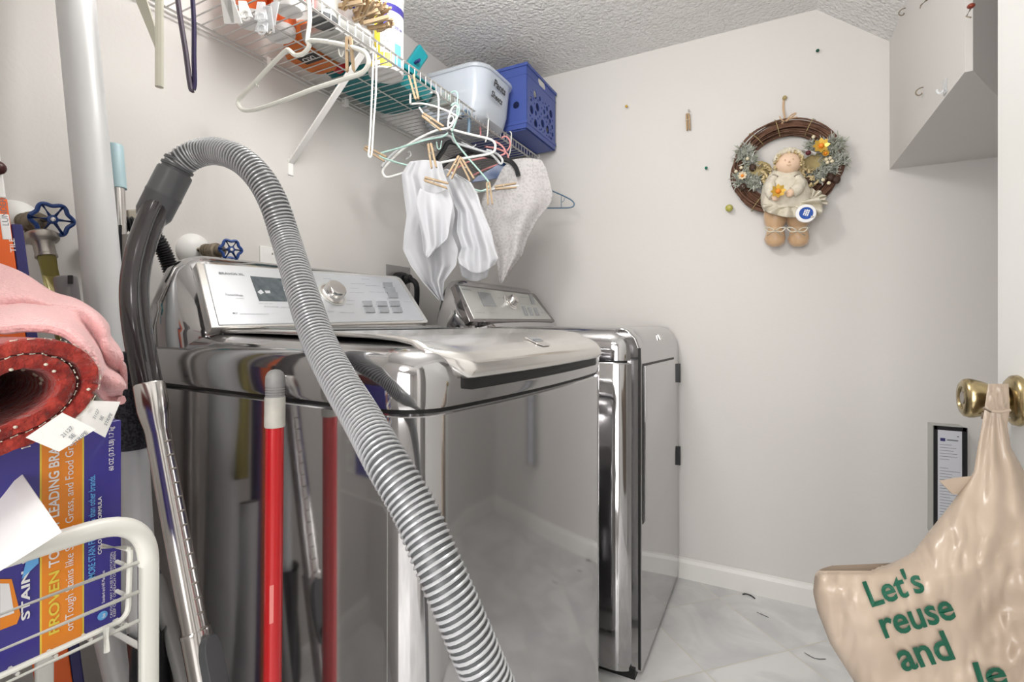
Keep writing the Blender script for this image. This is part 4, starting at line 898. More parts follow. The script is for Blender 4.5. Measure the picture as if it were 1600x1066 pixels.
def valve(pe, pw, r, label, hose_pts=None, yd=1):
    """pe: pixel of the wall flange, pw: pixel and x of the wheel centre"""
    e = PXp(pe[0], pe[1], 0); wv = PXp(pw[0], pw[1], pw[2]); t = thing('water_valve', label, 'valve', e)
    MB().lathe([(0,0),(.040,0),(.039,.006),(.028,.016),(.014,.022),(0,.023)], e, (1,0,0), 32).build('wall_flange', M_white, t)
    body = V((wv.x-.040, wv.y-.012 if yd else wv.y, wv.z-.001)); bx = V((max(.05, wv.x-.045), wv.y-.010, wv.z-.002))
    MB().tube([e+V((.01,0,0)), bx], .0095, 14).build('pipe', M_pipe, t)
    vb = MB().lathe([(.012,-.018),(.016,-.016),(.016,-.006),(.019,-.005),(.019,.006),(.014,.008),(.013,.02),(.009,.022)], bx, (wv-bx).normalized(), 18).build('valve_body', M_pipe, t)
    for k in range(3): MB().lathe([(.0165,0),(.0165,.003)], bx+(bx-e).normalized()*(-.026+.006*k), (1,0,0), 18).build('thread_ring', M_pipe, t) if k < 3 else 0
    MB().tube([bx, bx+V((0,0,-.03))], .0125, 14).build('outlet', M_pipe, t)
    ax = (wv-bx).normalized(); ax = (CAM-wv).normalized()*.75+V((.6,0,0)); ax.normalize(); x_, y_ = frame(ax)
    MB().tube([bx, wv], .0045, 10).build('stem', M_nut, t)
    wh = MB(); rim = []
    for k in range(60):
        a = 2*PI*k/60; rr_ = r*(1+.10*math.cos(6*a)); rim.append(wv + (x_*math.cos(a)+y_*math.sin(a))*rr_ - ax*.002)
    wh.tube(rim, .0036, 8, closed=True)
    for k in range(6):
        a = PI/3*k+.0; wh.tube([wv, wv + (x_*math.cos(a)+y_*math.sin(a))*r*1.08], [.0042,.0026], 8)
    wh.lathe([(.008,-.004),(.008,.003),(.006,.004),(0,.004)], wv, ax, 16)
    hw = wh.build('handwheel', M_vblue, t); MB().lathe([(.0036,0),(.0036,.0025),(0,.003)], wv+ax*.004, ax, 12).build('wheel_screw', M_chrome, hw)
    return t, bx
t1, bx1 = valve((24,347), (82,343,.105), .0265, 'blue-wheeled water valve at the far left above the pink towel')
nz = bx1 + V((0,0,-.03))
na = P(64,365,.87); nb = P(84,450,.86); ax_ = (nb-na).normalized()
MB().lathe([(.020,0),(.0235,.003),(.0235,.012),(.021,.015),(.017,.017),(.0145,.020),(.0145,.040),(.0155,.041),(.0155,.045),(0,.046)], na, ax_, 24).build('coupling_nut', M_nut, t1)
MB().tube([na+ax_*.04, na+ax_*.12, na+ax_*.26, na+ax_*.5+V((0,.02,0))], .0135, 14).build('supply_hose', M_hosey, t1)
t2, bx2 = valve((302,391), (361,390,.105), .0215, 'blue-wheeled water valve just above the washer console')
MB().tube([bx2+V((0,0,-.03)), bx2+V((0,0,-.20))], .0135, 12).build('supply_hose', M_hosey, t2)
def corrug(pts, r0, r1, pitch, seg=24, sub=6):
    pts = [V(p) for p in pts]; L_ = [0]
    for a, b_ in zip(pts, pts[1:]): L_.append(L_[-1]+(b_-a).length)
    n = int(L_[-1]/pitch)*sub; out = []; rad = []; j = 0
    for i in range(n+1):
        s = L_[-1]*i/n
        while j < len(pts)-2 and L_[j+1] < s: j += 1
        f_ = (s-L_[j])/max(1e-9, L_[j+1]-L_[j]); out.append(pts[j].lerp(pts[j+1], min(1, f_)))
        p_ = (i % sub)/sub; rad.append(r0 + (r1-r0)*(.5+.5*math.cos(2*PI*p_))**.7)
    return out, rad
dh = thing('drain_hose', 'black corrugated drain hose bending from the wall pipe down behind the washer', 'hose', PXp(195,350,.03))
o_, r_ = corrug(cr([PXp(150,380,.03), PXp(165,362,.05), PXp(186,352,.07), PXp(215,352,.08), PXp(242,370,.085), PXp(258,398,.085), PXp(270,432,.09), PXp(285,480,.09), PXp(300,560,.09)], 12), .0125, .0165, .0058, 18, 4)
MB().tube(o_, r_, 18).build('corrugated_tube', M_hoseblk, dh)
bb = MB().prism([PXp(x,y,.03) for x, y in ((188,330),(208,329),(214,335),(216,350),(190,352))], (.03,0,0)).build('tan_bracket', mat('tan_plastic', (.36,.32,.26), .5), None, bevel=.003); tag(bb, 'tan plastic hose bracket on the wall above the black drain hose', 'bracket')
# ------------------------------------------------------------------ vacuum: hose, charcoal handle, telescopic chrome wand
vac = thing('vacuum_wand', 'vacuum cleaner wand with a charcoal handle and grey ribbed hose leaning on the washer', 'vacuum cleaner wand', P(430,1640,.68))
hp_ = [(276,262,.83),(288,250,.83),(312,239,.83),(342,237,.82),(375,249,.80),(405,277,.79),(428,318,.785),(447,375,.775),(470,450,.72),(497,530,.665),(530,595,.61),(566,655,.56),(604,722,.51),(649,800,.485),(684,880,.465),(718,960,.455),(752,1040,.45),(790,1130,.45),(830,1260,.455),(870,1480,.46),(900,1800,.47),(915,2100,.475)]
o_, r_ = corrug(cr([P(*q) for q in hp_], 14), .0196, .0222, .0062, 28, 5)
hb = MB().tube(o_, .0200, 24).build('ribbed_hose', M_hose, vac)
hx_ = []; pu = None; nn_ = 18; path, _ = corrug(cr([P(*q) for q in hp_], 14), .02, .02, .0062, 28, nn_)
for i, p in enumerate(path[:-1]):
    d = (path[i+1]-p).normalized(); pu = (frame(d)[0] if pu is None else (pu - d*pu.dot(d)).normalized()); v_ = d.cross(pu); a = 2*PI*(i % nn_)/nn_
    hx_.append(p + (pu*math.cos(a)+v_*math.sin(a))*.0208)
MB().tube(hx_, .0017, 6).build('rib_spiral', M_rib, hb)
ca, cb = P(279,259,.83), P(258,300,.825); cx_ = (cb-ca).normalized()
MB().lathe([(.018,-.010),(.0235,-.008),(.0240,-.004),(.0215,-.003),(.0215,.001),(.0245,.002),(.0245,.006),(.0220,.007),(.0220,.010),(.0250,.011),(.0262,.014),(.0262,.052),(.0268,.053),(.0268,.057),(.0262,.058),(.0258,.090),(.0225,.098),(.019,.104)], ca, cx_, 32).build('swivel_cuff', M_grey, vac)
x_, y_ = frame(cx_, AX)
for s in (-1, 1): MB().obox(ca+cx_*.048+RT*s*.0275+UP*s*.010, cx_*.009, RT*.0022+UP*.001, AX*.007).build('cuff_latch', M_grey, vac, bevel=.001)
hh = cr([P(251,310,.82), P(238,338,.81), P(224,375,.79), P(214,415,.775), P(210,455,.76), P(213,500,.75), P(221,550,.745), P(231,603,.74)], 8)
MB().tube(hh, [.0205-.001*math.sin(i/len(hh)*PI)-.0010*(i/len(hh)) for i in range(len(hh))], 24, flat=1.0).build('curved_handle', M_handle, vac)
glint = [p - AX*.0 + RT*.006 + (CAM-p).normalized()*.0188 for p in hh[4:-6]]
MB().tube(glint, .0008, 6).build('handle_highlight', M_chrome if 0 else M_grey, vac)  # thin grey line drawn in as the highlight along the handle
wa = P(232,600,.74); wb = P(305,985,.70); wd = (wb-wa).normalized(); LW = (wb-wa).length
MB().lathe([(.0195,0),(.0205,.002),(.0205,.040),(.0190,.052),(.0165,.066),(.0160,.072)], wa, wd, 32).build('wand_collar', M_chrome, vac)
tube_ = MB().lathe([(.0160,.06),(.0160,LW)], wa, wd, 32).build('telescopic_tube', M_chrome, vac)
x_, y_ = frame(wd); tocam = (CAM-(wa+wb)/2); tocam = (tocam - wd*tocam.dot(wd)).normalized(); side = wd.cross(tocam).normalized()
if side.dot(RT) < 0: side = -side
nd = (tocam*.80+side*.60).normalized(); sd2 = wd.cross(nd).normalized()
for k in range(18):
    c = wa + wd*(.090+k*.0205) + nd*.0160
    MB().tube([c - sd2*.0055, c - sd2*.003 + nd*.0009, c + sd2*.003 + nd*.0009, c + sd2*.0055], [.0004,.0014,.0014,.0004], 8).build('tube_notch', M_nut, tube_)
wc_ = P(430,1640,.68)
wd2 = (P(345,1220,.70)-wb).normalized()
MB().lathe([(.0192,0),(.0196,.003),(.0190,.006),(.0186,.6)], wb, wd, 32).build('outer_tube', M_chrome, vac)
sw = wb + wd*.062 + nd*.0195
sl_ = MB().loft([[sw + wd*(a*.052) + sd2*(b_*.0135) + nd*h_ for a, b_ in [(math.copysign(abs(math.cos(t))**.5, math.cos(t)), math.copysign(abs(math.sin(t))**.6, math.sin(t))) for t in [2*PI*k/28 for k in range(28)]]] for h_ in (-.012, .004, .008)] ).build('release_slider', M_grey, vac, bevel=.001)
MB().lathe([(.0105,.0),(.0105,.004),(.0085,.006),(.0075,.0055),(.006,.0075),(0,.008)], sw+wd*.030+nd*.007, nd, 24).build('release_button', M_black, sl_)
# ------------------------------------------------------------------ red pole
rp_ = thing('red_pole', 'red metal broom pole with a worn white threaded cap standing before the washer', 'broom pole', P(420,1640,.685))
A_, B_ = P(430,590,.685), P(421,1640,.685); dr = (B_-A_).normalized()
def seg(a, b_, r, nm, m, par, extra=None): return MB().lathe([(r,0),(r,(b_-a).length)], a, (b_-a).normalized(), 24).build(nm, m, par)
s_ = lambda py: A_ + dr*((A_.z - (1-(py-505)/775*.685))/abs(dr.z))
cc = s_(640)
MB().lathe([(.0130,0),(.0134,.002),(.0134,(s_(667)-s_(620)).length-.002),(.0130,(s_(667)-s_(620)).length)], s_(620), dr, 24).build('white_sleeve', M_cap, rp_)
pr = [(0,0),(.006,.0012),(.0100,.0045),(.0124,.0095),(.0128,.016),(.0128,.024)]; 
for k in range(5): pr += [(.0118,.0255+k*.0035),(.0129,.027+k*.0035)]
pr.append((.0129,(s_(620)-s_(577)).length))
MB().lathe(pr, s_(577), dr, 24).build('threaded_tip', M_capg, rp_)
seg(s_(667), B_, .0118, 'red_shaft', M_red, rp_)
qq = s_(940); MB().grid(lambda s, t: qq + dr*(t-.5)*.052 + (tocam*math.cos((s-.35)*1.6)+side*math.sin((s-.35)*1.6))*.0121, 10, 4).build('faded_tape', mat('faded_pink', (.70,.22,.20), .5), rp_)
# ------------------------------------------------------------------ other poles on the left
lp2 = thing('white_pole', 'long thick silvery white pole leaning against the left wall, reaching past the top', 'pole', P(262,1500,.90))
a_, b_ = P(110,-90,.89), P(253,1400,.865); MB().lathe([(.0285,0),(.0285,(b_-a_).length)], a_, (b_-a_).normalized(), 36).build('pole_tube', M_pole, lp2)
MB().lathe([(.0295,0),(.0295,.03),(.0285,.032)], b_-(b_-a_).normalized()*.03, (b_-a_).normalized(), 24).build('end_cap', M_grey, lp2)
dd_ = (b_-a_).normalized(); n3 = (tocam*.7+side*.75).normalized(); MB().tube([a_+n3*.0280, b_+n3*.0280], .0022, 6).build('seam_ridge', M_pole, lp2)
pb = thing('blue_grip_handle', 'pale blue grip on a chrome stick beside the long white pole', 'mop handle', P(196,900,1.0))
a_, b_ = P(179,226,.96), P(184,295,.955); dd_ = (b_-a_).normalized(); MB().lathe([(0,0),(.0125,.001),(.0138,.004),(.0142,.06),(.0145,(b_-a_).length),(.010,(b_-a_).length+.001)], a_, dd_, 28).build('grip', M_lblue, pb)
MB().lathe([(.0118,0),(.0118,.95)], b_, (P(196,640,.945)-b_).normalized(), 24).build('chrome_stick', M_chrome, pb)
bt = thing('flat_tool', 'narrow beige tool with black edges and a teal tip between pole and vacuum handle', 'tool', P(193,470,.93))
MB().prism([P(x,y,.93) for x, y in ((189,366),(204,366),(197,452),(191,456))], AX*.006).build('beige_blade', mat('beige_plastic', (.50,.46,.42), .5), bt, smooth=False)
MB().tube([P(188,352,.925),P(188,410,.925),P(187,455,.925)], .0028, 8).build('black_edge', M_black, bt); MB().tube([P(206,362,.925),P(200,415,.925),P(196,458,.925)], .0028, 8).build('black_edge', M_black, bt)
MB().prism([P(x,y,.925) for x, y in ((186,455),(194,456),(193,490),(191,500),(189,490))], AX*.004).build('teal_tip', M_lblue, bt, smooth=False)
MB().tube([P(194,458,.925),P(198,472,.925),P(200,482,.925)], [.004,.006,.002], 8).build('teal_lever', M_teal, bt)
# felt covered pole
fp_ = thing('felt_topped_pole', 'white pole with a black felt sleeve standing beside the detergent box', 'pole', P(262,1560,.75))
a_, b_ = P(202,552,.75), P(208,700,.75); dd_ = (b_-a_).normalized(); fl_ = (b_-a_).length
MB().lathe([(.0165,-.002),(.0195,0),(.0205,.004),(.0205,fl_),(.018,fl_+.002)], a_, dd_, 30).build('felt_sleeve', M_felt, fp_)
MB().lathe([(.0,-.003),(.0165,-.003),(.0178,0),(.0165,.003)], a_, dd_, 30).build('grey_rim', M_grey, fp_)
c_ = P(262,1560,.75); MB().lathe([(.0192,0),(.0192,(c_-b_).length)], b_, (c_-b_).normalized(), 30).build('white_tube', M_pole, fp_)
bo = []; e_ = P(229,985,.745); f__ = P(246,1200,.745)
MB().loft([[e_.lerp(f__, t) + (V((math.cos(a),math.sin(a),0)))*(.023+.008*t+.0022*math.sin(5*a+9*t)+(.003 if i == 0 else 0)) + UP*(.004*math.sin(3*a) if i == 0 else 0) for a in [2*PI*k/30 for k in range(30)]] for i, t in enumerate((0,.03,.1,.25,.4,.6,.8,1))], cap0=False).build('black_boot', M_black, fp_, label='wrinkled black plastic boot on the lower pole')
gp = thing('grey_tube', 'thin grey tube leaning between the cart leg and the chrome wand', 'tube', P(350,1300,.80)); MB().lathe([(.009,0),(.011,.01),(.012,.7)], P(243,900,.77), (P(300,1110,.75)-P(243,900,.77)).normalized(), 20).build('tube_shaft', mat('tube_grey', (.24,.24,.23), .4), gp); MB().lathe([(0,-.01),(.007,-.008),(.009,.002)], P(243,900,.77), (P(300,1110,.75)-P(243,900,.77)).normalized(), 20).build('tube_end', M_grey, gp)
lt2 = thing('lower_white_tube', 'short white tube slanting out below the wire basket', 'tube', P(230,1300,.78)); MB().lathe([(.0205,0),(.0205,.62)], P(138,860,.83), (P(188,1066,.83)-P(138,860,.83)).normalized(), 30).build('tube_shaft', M_pole, lt2); MB().lathe([(0,-.003),(.0195,-.003),(.0205,.003)], P(138,860,.83), (P(188,1066,.83)-P(138,860,.83)).normalized(), 30).build('tube_end', M_grey, lt2)
gc = thing('grey_pipe_end', 'grey plastic pipe end with a slot peeking over the pink towel', 'vacuum attachment', P(112,560,.80)); a_, b_ = P(102,432,.80), P(120,560,.80)
MB().lathe([(.012,0),(.0148,.002),(.0152,.006),(.0155,(b_-a_).length)], a_, (b_-a_).normalized(), 26).build('pipe', mat('mid_grey_plastic', (.17,.16,.165), .4), gc)
MB().obox(P(110,437,.788), RT*.0035, AX*.002, UP*.007).build('slot', M_black, gc, smooth=False, bevel=.001)
# orange and navy carton at the left edge
oc = thing('slim_carton', 'slim leaning carton, orange and navy with white top, at the left edge', 'carton', P(60,1300,.80))
a_, b_ = P(-22,235,.80), P(22,560,.80); dd_ = (b_-a_).normalized(); rdir = (a_-CAM).normalized(); e1_ = rdir.cross(UP).normalized(); e1_ = (e1_ - dd_*e1_.dot(dd_)).normalized(); e2_ = e1_.cross(dd_).normalized()
if e2_.dot(CAM-a_) < 0: e2_ = -e2_
def cseg(t0, t1, x0, x1, k, nm, m, par): 
    Lc = (b_-a_).length; c = a_ + dd_*Lc*(t0+t1)/2 + e1_*(x0+x1)/2 ; return MB().obox(c + e2_*k*.5, dd_*Lc*(t1-t0)/2, e1_*(x1-x0)/2, e2_*(.016+k*.5)).build(nm, m, par, smooth=False, bevel=.002)
ob = cseg(.24, 3.6, -.026, .016, 0, 'orange_face', M_orange, oc); cseg(.36, 3.6, .0165, .030, -.002, 'navy_side', M_navy, oc); cseg(.0, .238, -.024, .015, 0, 'white_top', M_white, oc)
MB().ball(P(-4,262,.79), .011, 14, 8).build('maroon_nub', mat('dark_maroon', (.05,.01,.01), .4), oc)
lt_ = MB(); o_ = P(13,352,.77)+dd_*0; text('LUNDER', P(14,353,.776)+e2_*.002, -dd_*.043, -e1_*.007, lt_, .0); lt_.build('label_lettering', M_ink, ob, smooth=False) 
cseg(.315, .44, .004, .0155, .0006, 'white_label', M_wprint, oc)
lt_ = MB(); text('TILE', P(25,395,.776)+e2_*.003, -dd_*.022, -e1_*.006, lt_, .01); lt_.build('side_lettering', M_wprint, oc, smooth=False)
# ------------------------------------------------------------------ white wire cart
XC = .667
cart = thing('wire_cart', 'white wire basket cart with a thick rounded tube frame in the lower left', 'cart', (XC,.28,0))
q = lambda x, y, xx=XC: PXp(x, y, xx)
LG = q(232,950); yl = LG.y; zt = q(180,818).z
fp = fillet([V((XC,yl,.03)), V((XC,yl,zt)), V((XC,.045,zt))], [0,.052,0], 12); 
lo_ = q(100,832)
MB().tube(fp+[V((XC,.0,zt)) ] , .0092, 18).build('frame_tube', M_offwhite, cart)
fb = fillet([V((XC-.24,yl,.03)), V((XC-.24,yl,zt)), V((XC-.24,.0,zt))], [0,.052,0], 12)
MB().tube(fb, .0092, 18).build('frame_tube', M_offwhite, cart)
for z in (.2, .66): MB().tube([V((XC,yl,z)), V((XC-.24,yl,z))], .003, 8).build('cross_wire', M_offwhite, cart)
for (xx, yy) in ((XC,yl),(XC-.24,yl)): MB().lathe([(.012,.0),(.012,.03),(.0095,.035)], (xx,yy,0), UP, 14).build('foot_cap', M_grey, cart)
zs = [q(221,877).z, q(221,923).z, q(221,968).z]
for z in zs: MB().tube([V((XC+.0,-.02,z)), V((XC+.0,yl-.007,z))], .0021, 8).build('side_wire', M_offwhite, cart)
# basket frame wires (rounded corner rectangle) and its floor
c0 = q(207,862); c1 = q(203,955); zb_ = zs[2]+.006
MB().tube(fillet([V((XC-.01,c0.y-.022,c0.z+.012)), V((XC-.004,c0.y,c0.z+.002)), V((XC-.004,c0.y-.002,zb_)), V((XC-.004,-.02,zb_))], [.004,.004,.012,.0]), .0026, 8).build('basket_rim', M_offwhite, cart)
MB().tube([V((XC-.004,c0.y,c0.z+.002)), V((XC,yl-.008,c0.z+.001))], .0022, 8).build('rim_tie', M_offwhite, cart)
y = .0
while y < .262: MB().tube(fillet([V((XC-.006,y,zs[2])), V((XC-.22,y,zs[2])), V((XC-.22,y,zs[0]))], .01), .0018, 6).build('floor_wire', M_offwhite, cart); y += .026
for y in (.243, .142): MB().tube([V((XC+.002,y,zb_+.004)), V((XC+.003,y,zb_-.02))], .0026, 8).build('wire_tab', M_offwhite, cart)
for z in zs: MB().tube([V((XC-.22,-.02,z)), V((XC-.22,.262,z)), ], .002, 6).build('side_wire', M_offwhite, cart)
for z in zs[:3]: MB().tube([V((XC-.004,.262,z)), V((XC-.22,.262,z))], .002, 6).build('end_wire', M_offwhite, cart)
# ------------------------------------------------------------------ detergent box in the basket
XB = .645
bp = lambda x, y, k=0.0: PXp(x, y, XB+k)
zb0 = bp(191,966).z; zb1 = bp(189,656).z; yr = bp(190,800).y; yl0 = .055
dbx = thing('detergent_box', 'blue stain remover powder box with an orange stripe lying in the wire basket', 'box', (XB-.08,(yr+yl0)/2,zb0))
body = MB().box((XB-.16,yl0,zb0),(XB,yr,zb1)).build('carton', M_blueprint, dbx, smooth=False, bevel=.0015)
def band(x0, x1, m, k, nm, za=zb0+.0005, zc=zb1-.0005):
    ya, yb2 = bp(x0,900).y, bp(x1,900).y; return MB().box((XB-.001,ya,za),(XB+k,yb2,zc)).build(nm, m, body, smooth=False)
band(62,131,M_yel,.0003,'yellow_edge'); band(65,128,M_boxor,.0006,'orange_stripe')
def up(s_, xl, xr, yb_, yt, m, nm='lettering', bold=0):
    a = bp(xl,(yb_+yt)/2); b_ = bp(xr,(yb_+yt)/2); z0 = bp((xl+xr)/2,yb_).z; z1 = bp((xl+xr)/2,yt).z
    mb = MB(); text(s_, V((XB+.0012,b_.y,z0)), V((0,0,z1-z0)), V((0,a.y-b_.y,0)), mb, bold); return mb.build(nm, m, body, smooth=False)
up('PROVEN', 75,92,990,893,M_yel,bold=.02); up('TO BEAT LEADING BRANDS', 75,92,885,664,M_wprint,bold=.02)
up('on Tough Stains like Sweat, Grass, and Food Grease', 101,118,985,672,M_wprint)
up('STAIN & ODOR', 32,46,968,770,M_wprint,bold=.03)
up('MORE STAIN FIGHTING than other brands.', 137,148,903,743,M_cyan,bold=.01)
up('COLOR SAFE FORMULA', 152,158,866,776,M_wprint,bold=.02)
up('60 OZ (3.75 LB) 1.7 kg', 169,179,735,667,M_wprint,bold=.01)
up('Standard and HE Machines', 158,163,942,892,M_wprint); up('CAUTION: MAY CAUSE EYE IRRITATION.', 171,175,965,862,M_wprint); up('KEEP OUT OF REACH OF CHILDREN', 176,180,963,862,M_wprint)
hc_ = bp(160,962,.0006); MB().lathe([(0,0),(.0042,0),(.0042,.0006),(0,.0006)], hc_, (1,0,0), 20).build('round_logo', M_cyan, body)
mb = MB(); text('he', hc_+V((.0012,.002,-.002)), V((0,0,.004)), V((0,-.003,0)), mb, .02); mb.build('logo_lettering', M_wprint, body, smooth=False)
for k, (pts, m) in enumerate((([(0,905),(18,905),(32,960),(26,975),(0,985)], M_boxor),([(0,912),(14,912),(22,958),(0,966)], M_wprint),([(34,905),(60,880),(60,850),(40,880)], M_cyan))):
    MB().prism([bp(x,y,.0004+.0003*k) for x, y in pts], (.0003,0,0)).build('pack_art', m, body, smooth=False)
# ------------------------------------------------------------------ rolled red rug on the box
XG = .69
rug = thing('rolled_rug', 'rolled dark red chenille rug lying on the detergent box under the towel', 'rug', PXp(30,690,.55))
rgc = PXp(20,613,XG)
def spiral(t, off):   # t 0..1 outside in, off in/out offset (m) -> y,z
    a = 2.1 + t*2*PI*2.35; s_ = 1 - .62*t; ry, rz = .064*s_+off, .0475*s_+off
    y_, z_ = math.cos(a)*ry, math.sin(a)*rz; z_ += y_*.42*(.9 if y_ < 0 else .35); return y_, z_
nS = 220; th = .0066
def rugp(i, o, x): y_, z_ = spiral(i/nS, o); j = .0012*noise.noise(V((y_*220, z_*220, x*90))); return V((x + j*1.5, rgc.y+y_, rgc.z+z_+j))
m = MB(); sec = [(i, th) for i in range(nS+1)] + [(i, -th) for i in range(nS, -1, -1)]
xs = [XG, XG-.006, XG-.03, XG-.08, XG-.16, XG-.28]
m.loft([[rugp(i, o*(.82 if k == 0 else 1), x) for i, o in sec] for k, x in enumerate(xs)], cap0=False, cap1=False)
n2 = len(sec); base = 0
m.f += [(j, j+1, n2-2-j, n2-1-j) for j in range(nS)]
m.build('rug_roll', M_rug, rug, ang=80)
for kk, off in ((40, 0), (96, 0)):
    mm = MB()
    for i in range(kk, kk+90, 3): p_ = rugp(i, th*.95, XG+.0012); q_ = rugp(i+1.4, th*.95, XG+.0012); mm.tube([p_, q_], .0006, 5)
    mm.build('hem_stitching', M_cream, rug)
rf = random.Random(8); fm = MB()
for k in range(14):
    i = rf.randint(0, nS-2); p_ = rugp(i, rf.uniform(-.7,.7)*th, XG+.001); fm.ball(p_, (.0012,.0016,.0013), 6, 4)
for k in range(16): i = rf.randint(150, 218); p_ = rugp(i, -th, XG-.02-rf.random()*.03); fm.ball(p_, .0018, 6, 4)
fm.build('white_flecks', M_cream, rug)['kind'] = 'stuff'
def tagq(pts, d, nm, txt, label):
    c = [P(x,y,d+dd2) for x, y, dd2 in pts]; o = MB().prism(c, AX*.0004).build(nm, M_paper, rug, smooth=False, label=label); return c, o
def tagset(pts, base, label, e0, ux_, uy_, step, rows):
    (x0_,y0_,a0_),(x1_,y1_,a1_),(x2_,y2_,_),(x3_,y3_,a3_) = pts; q0_, q1_, q3_ = P(x0_,y0_,base+a0_), P(x1_,y1_,base+a1_), P(x3_,y3_,base+a3_)
    q2_ = hit(x2_, y2_, q0_, (q1_-q0_).cross(q3_-q0_)); c = [q0_, q1_, q2_, q3_]; o = MB().prism(c, AX*.0003).build('paper_tag', M_paper, rug, smooth=False, label=label); n = (c[1]-c[0]).cross(c[3]-c[0]).normalized()
    if n.dot(CAM-c[0]) < 0: n = -n
    TP = lambda x, y: hit(x, y, c[0], n) + n*.0012
    for k, (s_, sc, sh) in enumerate(rows):
        x, y = e0[0]+step[0]*k+ux_[0]*sh, e0[1]+step[1]*k+ux_[1]*sh; o0 = TP(x, y); mb = MB()
        text(s_, o0, TP(x+ux_[0]*sc, y+ux_[1]*sc)-o0, TP(x+uy_[0], y+uy_[1])-o0, mb, .01); mb.build('tag_lettering', M_ink, o, smooth=False)
def plq(pts, x, y): return None
tagset([(40,684,-.010),(97,645,.004),(150,671,.014),(92,706,.004)], .408, 'front white paper size tag', (99,684), (16,-15), (-5,-4), (9,6), (('21127',1,0),('SE',.45,.2),('STRIPE',1.3,0)))
tagset([(114,656,.00),(137,626,.010),(188,628,.026),(164,684,.016)], .440, 'rear white paper size tag', (148,656), (7,-14), (-4,-3), (9,5), (('21127',1,0),('SE',.45,.2),('STRIPE',1.3,0)))
# ------------------------------------------------------------------ pink towel over the rug
top = [(-60,395,.66),(0,421,.64),(38,437,.63),(78,456,.62),(118,463,.61),(146,482,.58),(165,510,.56),(169,535,.545),(186,556,.54),(193,572,.535),(194,600,.53)]
bot = [(-60,500,.455),(0,515,.452),(40,512,.450),(78,514,.450),(108,524,.452),(128,543,.455),(142,562,.46),(150,585,.465),(152,602,.472),(168,622,.485),(190,626,.50)]
tc_, bc_ = cr([V(q) for q in top], 6), cr([V(q) for q in bot], 6)
def towel(s, t):
    x = s*(len(tc_)-1); i = min(int(x), len(tc_)-2); f_ = x-i; a = tc_[i].lerp(tc_[i+1], f_); b_ = bc_[i].lerp(bc_[i+1], f_)
    k = a.lerp(b_, t); bul = math.sin(PI*t)*.02
    dsp = .026*math.sin(t*9.5 + s*6 + 1.2*math.sin(s*7))*(1-.6*t) + .010*noise.noise(V((s*6, t*4, 0)))
    p_ = P(k.x, k.y, k.z - bul*.6 + dsp*.9); p_.z += .006*math.sin(t*7+s*11)*(1-t); return p_
tw = MB().grid(towel, 110, 46).build('pink_towel', M_towel, ang=180, solid=.006); tag(tw, 'pink terry towel draped over the rolled red rug', 'towel')
hh_ = MB().tube([towel(i/110, 1) for i in range(111)], .0042, 8).build('towel_hem', M_towel, tw)
# loose white card
cd = [P(-20,702,.46), P(16,715,.452), P(96,832,.415), P(40,868,.40), P(-20,905,.392)]
tag(MB().prism(cd, AX*.0006).build('paper_card', mat('card_white', (.80,.79,.78), .55), smooth=False), 'blank white paper card sticking out in front of the detergent box', 'paper')
# ------------------------------------------------------------------ plastic bag on the knob
ol = [(600,1544),(640,1538),(665,1534),(700,1527),(735,1522),(752,1512),(790,1484),(826,1455),(864,1426),(884,1384),(892,1362),(889,1343),(884,1310),(888,1286),(898,1273),(925,1270),(955,1277),(1006,1297),(1066,1335),(1120,1352),(1250,1370),(1400,1400)]
orr = [(600,1576),(640,1578),(665,1574),(700,1580),(735,1600),(752,1610),(790,1625),(826,1635),(884,1650),(925,1655),(1066,1660),(1400,1640)]
def interp(tb, y):
    for (a, b_), (c, d) in zip(tb, tb[1:]):
        if y <= c: return b_ + (d-b_)*(y-a)/max(1e-6, c-a)
    return tb[-1][1]
BPL = [(1544,590),(1538,640),(1534,665),(1527,700),(1522,735),(1512,752),(1484,790),(1455,826),(1426,864),(1384,883.5),(1300,883.5),(1286,888),(1273,898),(1270,925),(1277,955),(1297,1006),(1335,1066),(1352,1120),(1370,1250),(1400,1400)]
def pdist(x, y):
    b_ = 1e9
    for (x0_, y0_), (x1_, y1_) in zip(BPL, BPL[1:]):
        dx_, dy_ = x1_-x0_, y1_-y0_; t = max(0, min(1, ((x-x0_)*dx_+(y-y0_)*dy_)/(dx_*dx_+dy_*dy_))); b_ = min(b_, math.hypot(x-x0_-t*dx_, y-y0_-t*dy_))
    return b_
def bagP(px, py, side, lift=0):
    xl = interp(ol, py) if py < 884 or py > 898 else interp(ol, py); xr = interp(orr, py); s = min(1, max(0, (px-xl)/(xr-xl)))
    g = min(1, max(0, (py-640)/260)); fine = (.5-abs(noise.noise(V((px*.045, py*.02, side*5)))))*.006 + noise.noise(V((px*.03,py*.03,3)))*.004; base = .638 - .035*g; B = .006 + .050*g
    ea = min(1, max(0, pdist(px, py)/95)) if px > xl+.01 else 0; eb = min(1, max(0, (xr-px)/60)); ea = (1-(1-ea)**2)**.5; eb = (1-(1-eb)**2)**.5; prof = ea*eb
    q_ = V((px*.012, py*.010, side*3.1)); cr_ = noise.noise(q_*1.0)*.5 + noise.noise(q_*2.7)*.25 + (.5-abs(noise.noise(q_*1.9+V((5,2,1)))))*.35
    star = math.sin(math.atan2(px-1556, py-610)*26 + 2*noise.noise(q_))*.0035*max(0, 1-(py-610)/420)
    tx = 1 - .55*max(0, min(1, (px-1315)/30, (1535-px)/30, (py-870)/30))
    d = base + side*B*prof*.8 + (.020*cr_*g*tx + fine*g*tx + star)*min(1, prof*1.5) - lift
    p_ = P(px, py, d); p_.x = min(p_.x, 1.522 - .0*side); return p_
bag = thing('plastic_bag', 'beige plastic carrier bag with green lettering hanging from the brass door knob', 'bag', dk+V((-.03,0,-.25)))
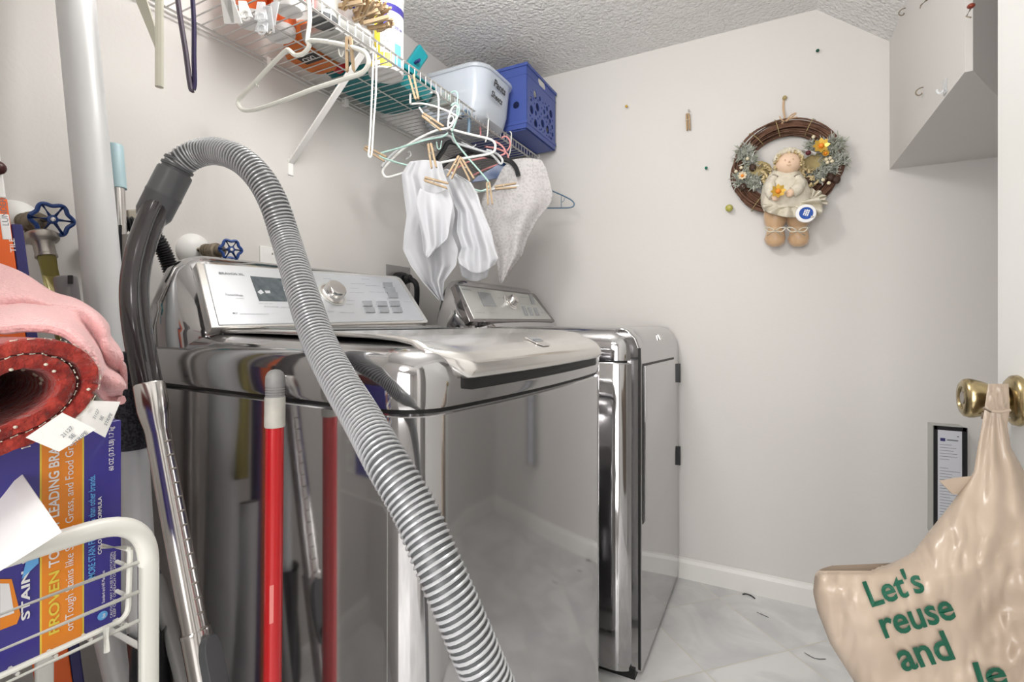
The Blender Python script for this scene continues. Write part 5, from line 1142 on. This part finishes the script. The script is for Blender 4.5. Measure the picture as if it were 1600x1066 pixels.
ys = [600,604,608,614,620,628,634,640] + [640+6*k for k in range(1,41)] + [884,886,888,890,892,896,901] + [901+7*k for k in range(1,30)] + [1130,1160,1200,1270,1340,1400]
nx = 134; rings = []
for y in ys:
    xl, xr = interp(ol, y), interp(orr, y)
    if 884 <= y: xl = interp([(884,1300),(888,1286),(892,1278),(898,1273),(925,1270),(955,1277),(1006,1297),(1066,1335),(1120,1352),(1250,1370),(1400,1400)], y)
    us = [min(1, max(0, (1266+400*k/nx-xl)/(xr-xl))) for k in range(nx+1)]
    rings.append([bagP(xl+(xr-xl)*u, y, -1) for u in us] + [bagP(xl+(xr-xl)*u, y, 1) for u in reversed(us[1:-1])])
MB().loft(rings, cap0=False, cap1=True).build('bag_body', M_bag, bag, ang=180)
# strap loop over the knob neck
kc = dk + V((-.030,0,0)); lp3 = []
for w_ in (-.013, .013):
    pass
def loop(s, t):
    a = PI*(1.12 - 1.24*s) ; rr_ = .0185+.0015*math.sin(t*24+s*3); c = kc + V(((t-.5)*.026, 0, 0))
    p_ = c + V((0, -math.cos(a)*rr_, math.sin(a)*rr_)); 
    if s < .08 or s > .92: p_.z -= .018
    return p_
MB().grid(loop, 26, 20).build('strap_loop', M_bag, bag, solid=.0015)
tk = P(1560,642,.617); MB().tube([P(1536,638,.616),P(1548,643,.612),P(1562,644,.611),P(1577,641,.616)], .0022, 6).build('strap_fold', M_bag, bag)
MB().prism([P(x,y,.62) for x, y in ((1468,752),(1492,747),(1522,744),(1518,770),(1508,775),(1488,772))], AX*.001).build('handle_flap', M_bag, bag, smooth=False)
def bagtext(s_, o, ux, uy, bold=.02):     # o lower left (px), ux / uy edges of the word box in px
    vs, fs, wd_, ht_ = text_raw(s_, bold); vv = []
    for v in vs:
        a, b_ = v.x/wd_, v.y/ht_; vv.append(bagP(o[0]+ux[0]*a+uy[0]*b_, o[1]+ux[1]*a+uy[1]*b_, -1, .0035))
    MB().add(vv, fs).build('bag_lettering', M_green, bag, smooth=False)
bagtext("Let's", (1363,950), (84,-25), (-17,-42)); bagtext('reuse', (1384,999), (112,-32), (-12,-30)); bagtext('and', (1412,1051), (82,-20), (-20,-46)); bagtext('le', (1532,1078), (45,-8), (-13,-42))
